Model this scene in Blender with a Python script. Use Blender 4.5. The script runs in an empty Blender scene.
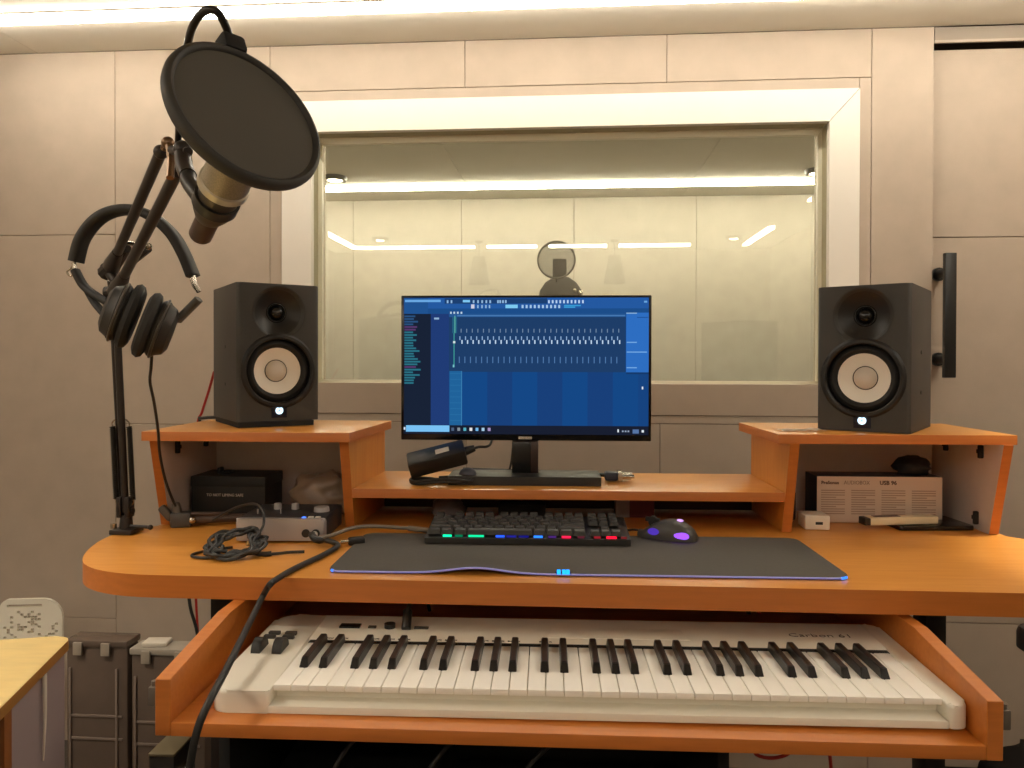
import bpy, bmesh, math, random
from mathutils import Vector, Matrix, Euler
random.seed(7)
PI = math.pi
SC = bpy.context.scene
COL = SC.collection
def R(d): return math.radians(d)

# ------------------------------------------------------------------ camera
F = 765.0; CAM_H = 1.08; YAW = R(4.34); PITCH = R(-0.5); ROLL = R(0.12); CY = 384 - 15.3
fw = Vector((-math.sin(YAW)*math.cos(PITCH), math.cos(YAW)*math.cos(PITCH), math.sin(PITCH)))
rt0 = Vector((math.cos(YAW), math.sin(YAW), 0))
up0 = rt0.cross(fw)
rt = rt0*math.cos(ROLL) + up0*math.sin(ROLL)
up = up0*math.cos(ROLL) - rt0*math.sin(ROLL)
cd = bpy.data.cameras.new('camera')
cam = bpy.data.objects.new('camera', cd); COL.objects.link(cam)
cam.matrix_world = Matrix(((rt.x, up.x, -fw.x, 0), (rt.y, up.y, -fw.y, 0), (rt.z, up.z, -fw.z, CAM_H), (0, 0, 0, 1)))
cd.sensor_fit = 'HORIZONTAL'; cd.sensor_width = 36.0
cd.lens = 36.0*F/1024; cd.shift_y = -15.3/1024; cd.clip_start = 0.02
SC.camera = cam

def at(u, v, Y):
    """World point on the plane at distance Y from the camera's wall-parallel plane, read off the photograph."""
    d = fw + rt*((u-512)/F) - up*((v-CY)/F)
    d *= Y/d.y
    return Vector((d.x, d.y, CAM_H+d.z))

def on(u, v, Z):
    """World point on the horizontal plane at height Z."""
    d = fw + rt*((u-512)/F) - up*((v-CY)/F)
    d *= (Z-CAM_H)/d.z
    return Vector((d.x, d.y, Z))

RD = R(1.8)                                   # the desk stands a little askew to the wall
def D(x, y, z=0): return Vector((x*math.cos(RD)-y*math.sin(RD), x*math.sin(RD)+y*math.cos(RD), z))

# ------------------------------------------------------------------ materials
def lin(c):
    return tuple((v/12.92 if v <= .04045 else ((v+.055)/1.055)**2.4) for v in [x/255 for x in c])+(1,)
MATS = {}
def mat(name, rgb, rough=.5, metal=0, noise=0, scale=40, stretch=(1, 1, 1), coat=0, spec=.5, bump=0, bscale=300, trans=0, alpha=1, rgb2=None):
    if name in MATS: return MATS[name]
    m = bpy.data.materials.new(name); m.use_nodes = True
    nt = m.node_tree; b = nt.nodes['Principled BSDF']
    c = lin(rgb)
    b.inputs['Base Color'].default_value = c
    b.inputs['Roughness'].default_value = rough
    b.inputs['Metallic'].default_value = metal
    b.inputs['Coat Weight'].default_value = coat
    b.inputs['Specular IOR Level'].default_value = spec
    b.inputs['Transmission Weight'].default_value = trans
    b.inputs['Alpha'].default_value = alpha
    tc = None
    if noise or bump:
        tc = nt.nodes.new('ShaderNodeTexCoord'); mp = nt.nodes.new('ShaderNodeMapping')
        mp.inputs['Scale'].default_value = stretch
        nt.links.new(tc.outputs['Object'], mp.inputs['Vector'])
    if noise:
        n = nt.nodes.new('ShaderNodeTexNoise'); n.inputs['Scale'].default_value = scale
        n.inputs['Detail'].default_value = 4
        nt.links.new(mp.outputs['Vector'], n.inputs['Vector'])
        r = nt.nodes.new('ShaderNodeValToRGB')
        r.color_ramp.elements[0].position = .3; r.color_ramp.elements[1].position = .7
        c2 = lin(rgb2) if rgb2 else tuple(x*(1-noise) for x in c[:3])+(1,)
        r.color_ramp.elements[0].color = c2; r.color_ramp.elements[1].color = c
        nt.links.new(n.outputs['Fac'], r.inputs['Fac']); nt.links.new(r.outputs['Color'], b.inputs['Base Color'])
    if bump:
        n2 = nt.nodes.new('ShaderNodeTexNoise'); n2.inputs['Scale'].default_value = bscale
        nt.links.new(mp.outputs['Vector'], n2.inputs['Vector'])
        bp = nt.nodes.new('ShaderNodeBump'); bp.inputs['Strength'].default_value = bump; bp.inputs['Distance'].default_value = .002
        nt.links.new(n2.outputs['Fac'], bp.inputs['Height']); nt.links.new(bp.outputs['Normal'], b.inputs['Normal'])
    MATS[name] = m
    return m
def emit(name, rgb, strength=1.0):
    if name in MATS: return MATS[name]
    m = bpy.data.materials.new(name); m.use_nodes = True
    nt = m.node_tree; nt.nodes.clear()
    o = nt.nodes.new('ShaderNodeOutputMaterial'); e = nt.nodes.new('ShaderNodeEmission')
    e.inputs['Color'].default_value = lin(rgb); e.inputs['Strength'].default_value = strength
    nt.links.new(e.outputs[0], o.inputs[0]); MATS[name] = m
    return m
def pane_glass(name, tint, k=1.0):
    m = bpy.data.materials.new(name); m.use_nodes = True
    nt = m.node_tree; nt.nodes.clear()
    o = nt.nodes.new('ShaderNodeOutputMaterial'); t = nt.nodes.new('ShaderNodeBsdfTransparent'); g = nt.nodes.new('ShaderNodeBsdfGlossy')
    t.inputs['Color'].default_value = tint; g.inputs['Roughness'].default_value = .0
    f = nt.nodes.new('ShaderNodeFresnel'); f.inputs['IOR'].default_value = 1.5
    x = nt.nodes.new('ShaderNodeMixShader')
    if k != 1:
        mu = nt.nodes.new('ShaderNodeMath'); mu.operation = 'MULTIPLY'; mu.inputs[1].default_value = k
        nt.links.new(f.outputs[0], mu.inputs[0]); nt.links.new(mu.outputs[0], x.inputs[0])
    else: nt.links.new(f.outputs[0], x.inputs[0])
    nt.links.new(t.outputs[0], x.inputs[1]); nt.links.new(g.outputs[0], x.inputs[2]); nt.links.new(x.outputs[0], o.inputs[0])
    return m
def sheer(name, rgb, alpha):
    """a woven mesh or thin film: partly see-through diffuse cloth"""
    m = bpy.data.materials.new(name); m.use_nodes = True
    nt = m.node_tree; nt.nodes.clear()
    o = nt.nodes.new('ShaderNodeOutputMaterial'); t = nt.nodes.new('ShaderNodeBsdfTransparent'); d = nt.nodes.new('ShaderNodeBsdfDiffuse')
    d.inputs['Color'].default_value = lin(rgb)
    x = nt.nodes.new('ShaderNodeMixShader'); x.inputs[0].default_value = alpha
    nt.links.new(t.outputs[0], x.inputs[1]); nt.links.new(d.outputs[0], x.inputs[2]); nt.links.new(x.outputs[0], o.inputs[0])
    return m

WALL = mat('beige_fabric', (187, 172, 155), .9, noise=.08, scale=14, bump=.25, bscale=700)
WALLB = mat('beige_fabric_booth', (188, 180, 168), .9, noise=.08, scale=14, bump=.25, bscale=700)
TRIMW = mat('beige_trim', (180, 164, 146), .55, noise=.05, scale=20)
GAP = mat('joint_dark', (84, 70, 56), .9)
CEIL = mat('ceiling_paint', (234, 228, 214), .85, noise=.04, scale=10)
FLOOR = mat('floor_carpet', (92, 84, 78), .95, noise=.25, scale=120)
WHITE = mat('white_paint', (240, 234, 222), .45, noise=.02, scale=10)
WOOD = mat('cherry_laminate', (220, 152, 68), .36, noise=.3, scale=9, stretch=(1.2, 14, 14), rgb2=(211, 140, 56), coat=.12)
WOODV = mat('cherry_laminate_upright', (214, 146, 62), .38, noise=.3, scale=9, stretch=(14, 14, 1.2), rgb2=(204, 132, 50), coat=.12)
EDGE = mat('cherry_edging', (198, 116, 50), .4, noise=.12, scale=9, stretch=(1.2, 14, 14))
GREYLAM = mat('grey_laminate', (205, 196, 190), .6, noise=.06, scale=30)
BLACK = mat('black_plastic', (32, 31, 29), .45)
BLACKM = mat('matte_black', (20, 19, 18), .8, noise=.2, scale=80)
BLACKG = mat('gloss_black', (12, 12, 12), .18)
BLKMET = mat('black_metal', (44, 38, 35), .38, metal=.3)
STEEL = mat('steel', (190, 184, 172), .25, metal=1)
SILVER = mat('silver_paint', (176, 172, 172), .35, metal=.55)
CABLE = mat('cable_rubber', (34, 33, 31), .5)
GREYCABLE = mat('grey_cable', (120, 110, 98), .5)
RED = mat('red_cable_rubber', (176, 34, 26), .5)
PADM = mat('pad_cloth', (82, 78, 72), .95, noise=.12, scale=200)
SPK = mat('speaker_vinyl', (60, 58, 55), .55, noise=.08, scale=150)
CONE = mat('white_cone', (250, 246, 236), .6)
CAPM = mat('dust_cap', (222, 214, 202), .5)
KWHITE = mat('piano_white', (250, 247, 238), .28)
KBODY = mat('keyboard_shell', (232, 227, 212), .35)
KBLACK = mat('piano_black', (24, 21, 20), .3)
DARKGREY = mat('dark_grey', (58, 54, 50), .6)
INK = mat('grey_ink', (118, 104, 92), .8)
INKD = mat('dark_ink', (60, 50, 44), .8)
PALE = mat('pale_print', (196, 190, 178), .7)

# ------------------------------------------------------------------ mesh builder
class MB:
    def __init__(s): s.bm = bmesh.new()
    def _new(s, before_f, mi, M):
        fs = [f for f in s.bm.faces if f not in before_f]
        for f in fs: f.material_index = mi
        if M is not None:
            vs = {v for f in fs for v in f.verts}
            bmesh.ops.transform(s.bm, matrix=M, verts=list(vs))
        return s
    def box(s, x0, x1, y0, y1, z0, z1, b=0, mi=0, M=None, seg=2):
        bf = set(s.bm.faces)
        r = bmesh.ops.create_cube(s.bm, size=1)
        for v in r['verts']:
            v.co = Vector(((x0+x1)/2+v.co.x*(x1-x0), (y0+y1)/2+v.co.y*(y1-y0), (z0+z1)/2+v.co.z*(z1-z0)))
        if b: bmesh.ops.bevel(s.bm, geom=list({e for v in r['verts'] for e in v.link_edges}), offset=b, segments=seg, profile=.5, affect='EDGES')
        return s._new(bf, mi, M)
    def prism(s, pts, z0, z1, b=0, mi=0, M=None, top=None, seg=2):
        """upright prism over an outline; top(x, y) may give the height of the upper face"""
        bf = set(s.bm.faces)
        lo = [s.bm.verts.new((p[0], p[1], z0)) for p in pts]
        hi = [s.bm.verts.new((p[0], p[1], top(*p[:2]) if top else z1)) for p in pts]
        n = len(pts)
        fb = s.bm.faces.new(lo[::-1]); ft = s.bm.faces.new(hi)
        for i in range(n): s.bm.faces.new((lo[i], lo[(i+1) % n], hi[(i+1) % n], hi[i]))
        if b:
            es = [e for e in list(ft.edges)]
            bmesh.ops.bevel(s.bm, geom=es, offset=b, segments=seg, profile=.5, affect='EDGES')
        return s._new(bf, mi, M)
    def cyl(s, p0, p1, r0, r1=None, seg=24, mi=0, M=None, b=0):
        r1 = r0 if r1 is None else r1
        p0, p1 = Vector(p0), Vector(p1); d = p1-p0
        q = d.to_track_quat('Z', 'Y').to_matrix().to_4x4()
        prof = [(0, 0), (r0, 0), (r1, d.length), (0, d.length)]
        if b: prof = [(0, 0), (r0-b, 0), (r0, b), (r1, d.length-b), (r1-b, d.length), (0, d.length)]
        return s.lathe(prof, Matrix.Translation(p0) @ q, seg, mi)
    def lathe(s, prof, M=None, seg=32, mi=0):
        bf = set(s.bm.faces)
        rings = []
        for r, z in prof:
            if r < 1e-7: rings.append([s.bm.verts.new((0, 0, z))])
            else: rings.append([s.bm.verts.new((r*math.cos(2*PI*k/seg), r*math.sin(2*PI*k/seg), z)) for k in range(seg)])
        for a, c in zip(rings, rings[1:]):
            for k in range(seg):
                k2 = (k+1) % seg
                if len(a) == 1 and len(c) == 1: continue
                if len(a) == 1: s.bm.faces.new((a[0], c[k2], c[k]))
                elif len(c) == 1: s.bm.faces.new((a[k], a[k2], c[0]))
                else: s.bm.faces.new((a[k], a[k2], c[k2], c[k]))
        return s._new(bf, mi, M)
    def torus(s, R1, r, M=None, seg=40, ms=12, mi=0):
        bf = set(s.bm.faces)
        g = [[s.bm.verts.new(((R1+r*math.cos(2*PI*j/ms))*math.cos(2*PI*i/seg), (R1+r*math.cos(2*PI*j/ms))*math.sin(2*PI*i/seg), r*math.sin(2*PI*j/ms))) for j in range(ms)] for i in range(seg)]
        for i in range(seg):
            for j in range(ms):
                s.bm.faces.new((g[i][j], g[(i+1) % seg][j], g[(i+1) % seg][(j+1) % ms], g[i][(j+1) % ms]))
        return s._new(bf, mi, M)
    def tube(s, pts, r, seg=10, step=6, mi=0, M=None, smooth=True):
        bf = set(s.bm.faces)
        P = [Vector(p) for p in pts]; C = []
        if smooth and len(P) > 2:
            for i in range(len(P)-1):
                a, b_, c, d = P[max(i-1, 0)], P[i], P[i+1], P[min(i+2, len(P)-1)]
                for k in range(step):
                    t = k/step
                    C.append(.5*((2*b_)+(c-a)*t+(2*a-5*b_+4*c-d)*t*t+(3*b_-a-3*c+d)*t**3))
            C.append(P[-1])
        else: C = P
        n = len(C)
        tan = [(C[min(i+1, n-1)]-C[max(i-1, 0)]).normalized() for i in range(n)]
        nv = tan[0].orthogonal().normalized(); rings = []
        for i in range(n):
            nv = (nv-tan[i]*nv.dot(tan[i]))
            nv = nv.normalized() if nv.length > 1e-6 else tan[i].orthogonal().normalized()
            bv = tan[i].cross(nv)
            rr = r(i/(n-1)) if callable(r) else r
            rings.append([s.bm.verts.new(C[i]+(nv*math.cos(2*PI*k/seg)+bv*math.sin(2*PI*k/seg))*rr) for k in range(seg)])
        for a, c in zip(rings, rings[1:]):
            for k in range(seg): s.bm.faces.new((a[k], a[(k+1) % seg], c[(k+1) % seg], c[k]))
        s.bm.faces.new(rings[0][::-1]); s.bm.faces.new(rings[-1])
        return s._new(bf, mi, M)
    def ball(s, c, rx, ry=None, rz=None, mi=0, M=None, u=24, v=14):
        bf = set(s.bm.faces)
        r = bmesh.ops.create_uvsphere(s.bm, u_segments=u, v_segments=v, radius=1)
        for x in r['verts']: x.co = Vector((c[0]+x.co.x*rx, c[1]+x.co.y*(ry or rx), c[2]+x.co.z*(rz or rx)))
        return s._new(bf, mi, M)
    def quad(s, pts, mi=0, M=None):
        bf = set(s.bm.faces)
        s.bm.faces.new([s.bm.verts.new(p) for p in pts])
        return s._new(bf, mi, M)
    def text(s, body, size, M, mi=0, depth=.0004, align='LEFT', xs=1.0, bold=0.0):
        cu = bpy.data.curves.new('lettering', 'FONT'); cu.body = body; cu.size = size; cu.extrude = depth; cu.align_x = align
        cu.resolution_u = 2; cu.offset = bold
        o = bpy.data.objects.new('lettering', cu); COL.objects.link(o)
        dg = bpy.context.evaluated_depsgraph_get(); me = bpy.data.meshes.new_from_object(o.evaluated_get(dg))
        bf = set(s.bm.faces); s.bm.from_mesh(me)
        bpy.data.objects.remove(o); bpy.data.meshes.remove(me)
        return s._new(bf, mi, M @ Matrix.Diagonal((xs, 1, 1, 1)))
    def build(s, name, mats, parent=None, smooth=True, angle=35):
        bmesh.ops.recalc_face_normals(s.bm, faces=s.bm.faces)
        me = bpy.data.meshes.new(name); s.bm.to_mesh(me); s.bm.free()
        for m in (mats if isinstance(mats, (list, tuple)) else [mats]): me.materials.append(m)
        if smooth:
            me.shade_smooth(); me.set_sharp_from_angle(angle=R(angle))
        o = bpy.data.objects.new(name, me); COL.objects.link(o)
        if parent: o.parent = parent
        return o

def carve(o, cutter):
    """cut the cutter's volume out of o for good"""
    md = o.modifiers.new('cut', 'BOOLEAN'); md.object = cutter; md.operation = 'DIFFERENCE'; md.solver = 'EXACT'
    dg = bpy.context.evaluated_depsgraph_get()
    me = bpy.data.meshes.new_from_object(o.evaluated_get(dg)); o.modifiers.clear()
    old = o.data; o.data = me; bpy.data.meshes.remove(old)
    bpy.data.objects.remove(cutter)
    me.shade_smooth(); me.set_sharp_from_angle(angle=R(35))
    return o
def tag(o, label, cat, group=None):
    o['label'] = label; o['category'] = cat
    if group: o['group'] = group
    return o
def thing(name, label, cat, loc=(0, 0, 0), rz=0, group=None):
    o = bpy.data.objects.new(name, None); COL.objects.link(o); o.empty_display_size = .02
    o.location = loc; o.rotation_euler = (0, 0, rz)
    return tag(o, label, cat, group)
def struct(o): o['kind'] = 'structure'; return o
def rrect(x0, x1, y0, y1, r, n=6):
    rs = r if isinstance(r, (tuple, list)) else (r,)*4
    out = []
    for (cx, cy, a0, rr) in ((x0, y0, 180, rs[0]), (x1, y0, 270, rs[1]), (x1, y1, 0, rs[2]), (x0, y1, 90, rs[3])):
        sx = 1 if cx == x0 else -1; sy = 1 if cy == y0 else -1
        if rr < 1e-6: out.append((cx, cy)); continue
        for k in range(n+1):
            a = R(a0+90*k/n); out.append((cx+sx*rr+rr*math.cos(a), cy+sy*rr+rr*math.sin(a)))
    return out

# ================================================================== THE ROOM
YW = 2.20                      # face of the wall with the studio window
XL, XR, YB, ZC = -2.0, 1.62, -1.85, 2.008
FZ = -.07                      # floor level
m = MB(); m.box(XL-.1, XR+.1, YB-.1, YW+2.4, FZ-.1, FZ); struct(m.build('floor', FLOOR, smooth=False))
# ceiling: flat panels with narrow joints, long strip lights set into it
m = MB()
for x0, x1 in ((XL, -1.604), (-1.604, XR)):
    m.box(x0+.001, x1-.001, YB, YW, ZC, ZC+.02, b=.001)
m.box(XL-.1, XR+.1, YB-.1, YW, ZC+.006, ZC+.1, mi=1)
struct(m.build('ceiling', [CEIL, GAP], smooth=False))
# wall with the window: fabric panels, each a shallow box on a backing
m = MB()
def panel(x0, x1, z0, z1, y=YW, g=.0008, mi=0): m.box(x0+g, x1-g, y, y+.02, z0+g, z1-g, b=.0015, mi=mi)
wx0, wx1, wz0, wz1 = -.847, .801, .929, 1.843      # outer edge of the white window frame
bx0, bx1, bz0, bz1 = -.884, .833, .905, 1.873      # slim border around it
for x0, x1, z0, z1 in ((XL, -1.361, 1.46, ZC), (XL, -1.361, .305, 1.46), (XL, -1.361, FZ, .305),
                       (-1.361, bx0, .892, ZC), (-1.361, bx0, FZ, .892),
                       (bx0, -.305, bz1, ZC), (-.305, .271, bz1, ZC), (.271, bx1, bz1, ZC),
                       (bx1, 1.0, FZ, ZC),
                       (bx0, -.30, FZ, bz0), (-.30, .2557, FZ, bz0), (.2557, bx1, FZ, bz0),
                       (bx0, wx0, bz0, bz1), (wx1, bx1, bz0, bz1), (wx0, wx1, wz1, bz1), (wx0, wx1, bz0, wz0)):
    panel(x0, x1, z0, z1)
for x0, x1, z0, z1 in ((XL, wx0+.04, FZ, ZC), (wx1-.04, 1.0, FZ, ZC), (wx0, wx1, FZ, wz0+.04), (wx0, wx1, wz1-.04, ZC)):
    m.box(x0, x1, YW+.008, YW+.12, z0, z1, mi=1)
struct(m.build('wall_front', [WALL, GAP], smooth=False))
m = MB(); m.box(XL-.1, XL, YB, YW+.12, FZ, ZC); struct(m.build('wall_left', WALL, smooth=False))
m = MB(); m.box(XR, XR+.1, YB, YW+.12, FZ, ZC); struct(m.build('wall_right', WALL, smooth=False))
m = MB(); m.box(XL, XR, YB-.1, YB, FZ, ZC); struct(m.build('wall_back', WALL, smooth=False))
# sliding door beside the window, set back from the panels, under its track
d = struct(bpy.data.objects.new('door_1', None)); COL.objects.link(d)
m = MB()
for z0, z1 in ((FZ+.01, .349), (.349, 1.432), (1.432, 1.957)): m.box(1.003, XR, YW+.035, YW+.05, z0+.0012, z1-.0012, b=.0015)
m.box(1.003, XR, YW+.043, YW+.09, FZ+.01, 1.957, mi=1)
m.build('door_panel', [WALL, GAP], d, smooth=False)
m = MB(); m.box(1.003, XR, YW+.005, YW+.018, 1.972, ZC-.001, mi=0); m.box(1.003, XR, YW+.018, YW+.1, 1.99, ZC-.001, mi=1); m.box(1.003, XR, YW+.005, YW+.012, 1.965, 1.972, mi=2)
m.box(1.003, XR, YW+.08, YW+.12, 1.95, ZC-.001, mi=1)
m.build('door_track', [mat('track_grey', (150, 138, 124), .6), GAP, WALL], d, smooth=False)
m = MB(); m.box(1.004, 1.034, YW-.062, YW-.046, 1.040, 1.376, b=.002)
for z in (1.09, 1.328): m.cyl((1.024, YW-.05, z), (1.029, YW+.037, z), .0125, seg=18); m.cyl((1.029, YW+.026, z), (1.029, YW+.037, z), .019, seg=20)
m.build('door_handle', mat('handle_black', (22, 24, 25), .35), d)

# studio window: white frame, beige sill board, recessed pane
w = struct(bpy.data.objects.new('window_1', None)); COL.objects.link(w)
ix0, ix1, iz0, iz1 = -.757, .718, 1.018, 1.752
YF = YW-.006; YG = YW+.072
def ring(m, o, i, y0, y1, mi=0, sides='LRTB'):
    (a0, a1, c0, c1), (b0, b1, d0, d1) = o, i
    def pr(q):                                      # mitred board, outline in x-z, given depth
        bf = set(m.bm.faces)
        A = [m.bm.verts.new((x, y0, z)) for x, z in q]; B = [m.bm.verts.new((x, y1, z)) for x, z in q]
        m.bm.faces.new(A); m.bm.faces.new(B[::-1])
        for k in range(4): m.bm.faces.new((A[k], B[k], B[(k+1) % 4], A[(k+1) % 4]))
        m._new(bf, mi, None)
    e = .0011
    if 'L' in sides: pr([(a0, c0+e), (b0, d0+e), (b0, d1-e), (a0, c1-e)])
    if 'R' in sides: pr([(a1, c0+e), (a1, c1-e), (b1, d1-e), (b1, d0+e)])
    if 'T' in sides: pr([(a0+e, c1), (b0+e, d1), (b1-e, d1), (a1-e, c1)])
    if 'B' in sides: pr([(a0+e, c0), (a1-e, c0), (b1-e, d0), (b0+e, d0)])
m = MB()
ring(m, (wx0+.001, wx1-.001, wz0, wz1-.001), (ix0, ix1, iz0, iz1), YF, YF+.022, sides='LRT')
m.build('window_frame', WHITE, w, smooth=False)
m = MB(); ring(m, (wx0+.001, wx1-.001, wz0+.001, wz1), (ix0, ix1, iz0, iz1), YF+.004, YG+.03, sides='B')
m.build('window_sill', TRIMW, w, smooth=False)
m = MB(); ring(m, (ix0-.03, ix1+.03, iz0-.01, iz1+.03), (ix0+.0005, ix1-.0005, iz0, iz1-.0005), YF+.0222, YG+.03, sides='LRT')
m.build('window_jamb', mat('olive_jamb', (172, 164, 132), .6), w, smooth=False)
m = MB(); ring(m, (ix0, ix1, iz0, iz1), (ix0+.012, ix1-.012, iz0+.008, iz1-.02), YG-.018, YG-.003)
m.build('glazing_bead', mat('cream_bead', (232, 228, 204), .4), w, smooth=False)
m = MB(); m.box(ix0+.002, ix1-.002, YG, YG+.006, iz0+.002, iz1-.002)
m.build('window_pane', pane_glass('studio_glass', (.94, .955, .885, 1), 1.9), w, smooth=False)
m = MB(); ring(m, (ix0-.02, ix1+.02, iz0-.02, iz1+.02), (ix0, ix1, iz0, iz1), YG+.031, YW+.125)
m.build('window_lining', TRIMW, w, smooth=False)

# recording booth behind the pane
YB0, YB1, BX0, BX1 = YW+.125, 4.34, -1.9, 1.75
m = MB()
for x0, x1 in ((BX0, -.545), (-.545, .62), (.62, BX1)): m.box(x0+.001, x1-.001, YB0, YB1, ZC, ZC+.02, b=.001)
m.box(BX0, BX1, YB0, YB1, ZC+.006, ZC+.1, mi=1)
struct(m.build('ceiling_booth', [CEIL, GAP], smooth=False))
m = MB()
xs = [BX0, -1.25, -.62, .02, .70, 1.33, BX1]
for a, b_ in zip(xs, xs[1:]): m.box(a+.001, b_-.001, YB1, YB1+.02, FZ, ZC, b=.0015)
m.box(BX0, BX1, YB1+.008, YB1+.1, FZ, ZC, mi=1)
struct(m.build('wall_booth_back', [WALLB, GAP], smooth=False))
m = MB(); m.box(BX0-.1, BX0, YB0, YB1, FZ, ZC); struct(m.build('wall_booth_left', WALLB, smooth=False))
m = MB(); m.box(BX1, BX1+.1, YB0, YB1, FZ, ZC); struct(m.build('wall_booth_right', WALLB, smooth=False))

# ------------------------------------------------------------------ ceiling lights
LEDC = (255, 245, 228)
LED = emit('led_strip', LEDC, 28.0)
LEDR = emit('led_strip_rear', LEDC, 24.0)
LEDB = emit('led_strip_booth', LEDC, 46.0)
TRACK = mat('white_channel', (236, 230, 220), .5)
def strip(x0, x1, y0, y1, label, mt=LED, group=None):
    cx, cy = (x0+x1)/2, (y0+y1)/2
    t = thing('ceiling_strip_light', label, 'ceiling light', (cx, cy, ZC), group=group)
    hx, hy = (x1-x0)/2, (y1-y0)/2
    m = MB(); m.box(-hx-.004, hx+.004, -hy-.004, hy+.004, -.004, -.0005, b=.0008); m.build('light_channel', TRACK, t)
    m = MB(); m.box(-hx, hx, -hy, hy, -.021, -.0042, b=.002); m.build('diffuser', mt, t)
    return t
strip(-1.72, 1.52, 1.942, 1.970, 'long linear ceiling light across the top left corner, nearest the window wall')
strip(-1.86, 1.70, 3.975, 4.010, 'long unbroken linear ceiling light inside the booth, seen through the window', LEDB)
strip(-1.86, 1.70, 2.56, 2.60, 'unseen linear light added behind the window head to brighten the booth', LEDB)  # hidden from view, added to lift the booth ceiling and back wall
YR = -1.51
segs = [(-1.72, -.76), (-.66, -.264), (-.17, .286), (.38, .93)]
for k, (a, b_) in enumerate(segs):
    strip(a, b_, YR-.035, YR+.035, ['leftmost and longest of the dashes of light mirrored in the window', 'short dash of light mirrored above the booth microphone, second from left', 'dash of light mirrored just right of the booth microphone', 'rightmost straight dash of light mirrored in the window'][k], LEDR, group='linear lights around the ceiling')
strip(-1.755, -1.71, YR-.025, 1.3, 'linear light mirrored as the slanting streak at the left end of the window', LEDR, group='linear lights around the ceiling')
strip(1.335, 1.38, YR-.025, -.75, 'linear light mirrored as the upward slanting streak at right in the window', LEDR, group='linear lights around the ceiling')
strip(1.335, 1.38, .10, 1.75, 'linear light mirrored as a short streak at the right edge of the pane', LEDR, group='linear lights around the ceiling')
SPOT = emit('spot_lens', (255, 240, 214), 40.0)
def spot(x, y, label, st=SPOT):
    t = thing('ceiling_spotlight', label, 'spotlight', (x, y, ZC), group='round ceiling spotlights')
    m = MB(); m.lathe([(.040, -.0005), (.062, -.0005), (.062, -.004), (.055, -.022), (.043, -.022), (.040, -.004)]); m.build('spot_rim', mat('spot_rim', (70, 66, 60), .4), t)
    m = MB(); m.lathe([(0, -.026), (.025, -.023), (.039, -.014), (.039, -.001), (0, -.001)]); m.build('spot_lens', st, t)
spot(-1.18, 3.77, 'round spotlight in booth ceiling at the upper left corner of the glass')
spot(1.185, 3.79, 'round spotlight in booth ceiling at the upper right corner of the glass')
spot(-1.42, -1.10, 'round spotlight mirrored on the long dash at left in the window')
spot(1.20, -1.19, 'round spotlight mirrored beside the slanting streak at right in the window')
def lamp(x, y, watts, size=75):
    ld = bpy.data.lights.new('added_spot_light', 'SPOT'); ld.energy = watts; ld.color = (1, .90, .74); ld.spot_size = R(size); ld.spot_blend = .7; ld.shadow_soft_size = .03
    lo_ = bpy.data.objects.new('added_spot_light', ld); COL.objects.link(lo_); lo_.location = (x, y, ZC-.034)
spot(1.13, 1.36, 'unseen round spotlight added to brighten the right end of the desk'); lamp(1.13, 1.36, 85, 46)  # out-of-view spot and lamp, added for the bright pool on the desk
spot(-1.50, .70, 'unseen round spotlight added to brighten the maple table'); lamp(-1.50, .70, 62, 100)  # likewise out of view, added to brighten the table top
# two unlit cone pendants at the far end of the room, faint in the glass
for k, x in enumerate((-.70, .335)):
    t = thing('pendant_lamp', ['unlit grey cone pendant mirrored faintly left of the booth microphone', 'unlit grey cone pendant mirrored faintly right of the booth microphone'][k], 'pendant lamp', (x, -1.30, ZC), group='cone pendant lamps')
    m = MB(); m.cyl((0, 0, -.13), (0, 0, -.0005), .004, seg=8); m.cyl((0, 0, -.012), (0, 0, -.0005), .03, seg=20); m.build('lamp_cord', BLACKM, t)
    m = MB(); m.lathe([(.045, -.12), (.082, -.33), (.079, -.33), (.042, -.125)]); m.lathe([(0, -.118), (.045, -.12), (.042, -.125), (0, -.122)]); m.build('lamp_shade', mat('shade_grey', (60, 58, 55), .7), t)

# ================================================================== DESK
desk = thing('studio_desk', 'orange cherry wood studio desk with two speaker shelves and pull-out tray', 'desk', D(0, 0), RD)
# main top: rounded ends in front, straight back under the upper shelves
endc = [(-.595, 1.152), (-.640, 1.155), (-.680, 1.164), (-.715, 1.180), (-.745, 1.203), (-.768, 1.232), (-.787, 1.268), (-.803, 1.310), (-.815, 1.352), (-.821, 1.392), (-.820, 1.428), (-.811, 1.455), (-.795, 1.478), (-.776, 1.496)]
def crv(P, n=4):
    out = []
    for i in range(len(P)-1):
        a, b_, c, d = (Vector((*P[j], 0)) for j in (max(i-1, 0), i, i+1, min(i+2, len(P)-1)))
        for k in range(n):
            t = k/n; v = .5*((2*b_)+(c-a)*t+(2*a-5*b_+4*c-d)*t*t+(3*b_-a-3*c+d)*t**3); out.append((v.x, v.y))
    return out+[tuple(P[-1])]
def shear(p): return (p[0], p[1]-max(0, 1.50-p[1])/.35*.027*(p[0]+.6)/1.3)       # the front edge comes a touch nearer on the right
left = crv(endc); right = [(.10-x, y) for x, y in left]
pts = [shear(p) for p in left[::-1][::-1]]
BK = 1.745
pts = [shear(p) for p in left]+[(-.772, BK), (.874, BK)]+[shear(p) for p in right[::-1]]
m = MB(); m.prism(pts, .715, .75, b=.0015)
for f in m.bm.faces:
    if abs(f.normal.z) < .5 and f.calc_center_median().y < 1.6: f.material_index = 1
top = m.build('desktop', [WOOD, EDGE], desk)
TB = .018
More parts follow.
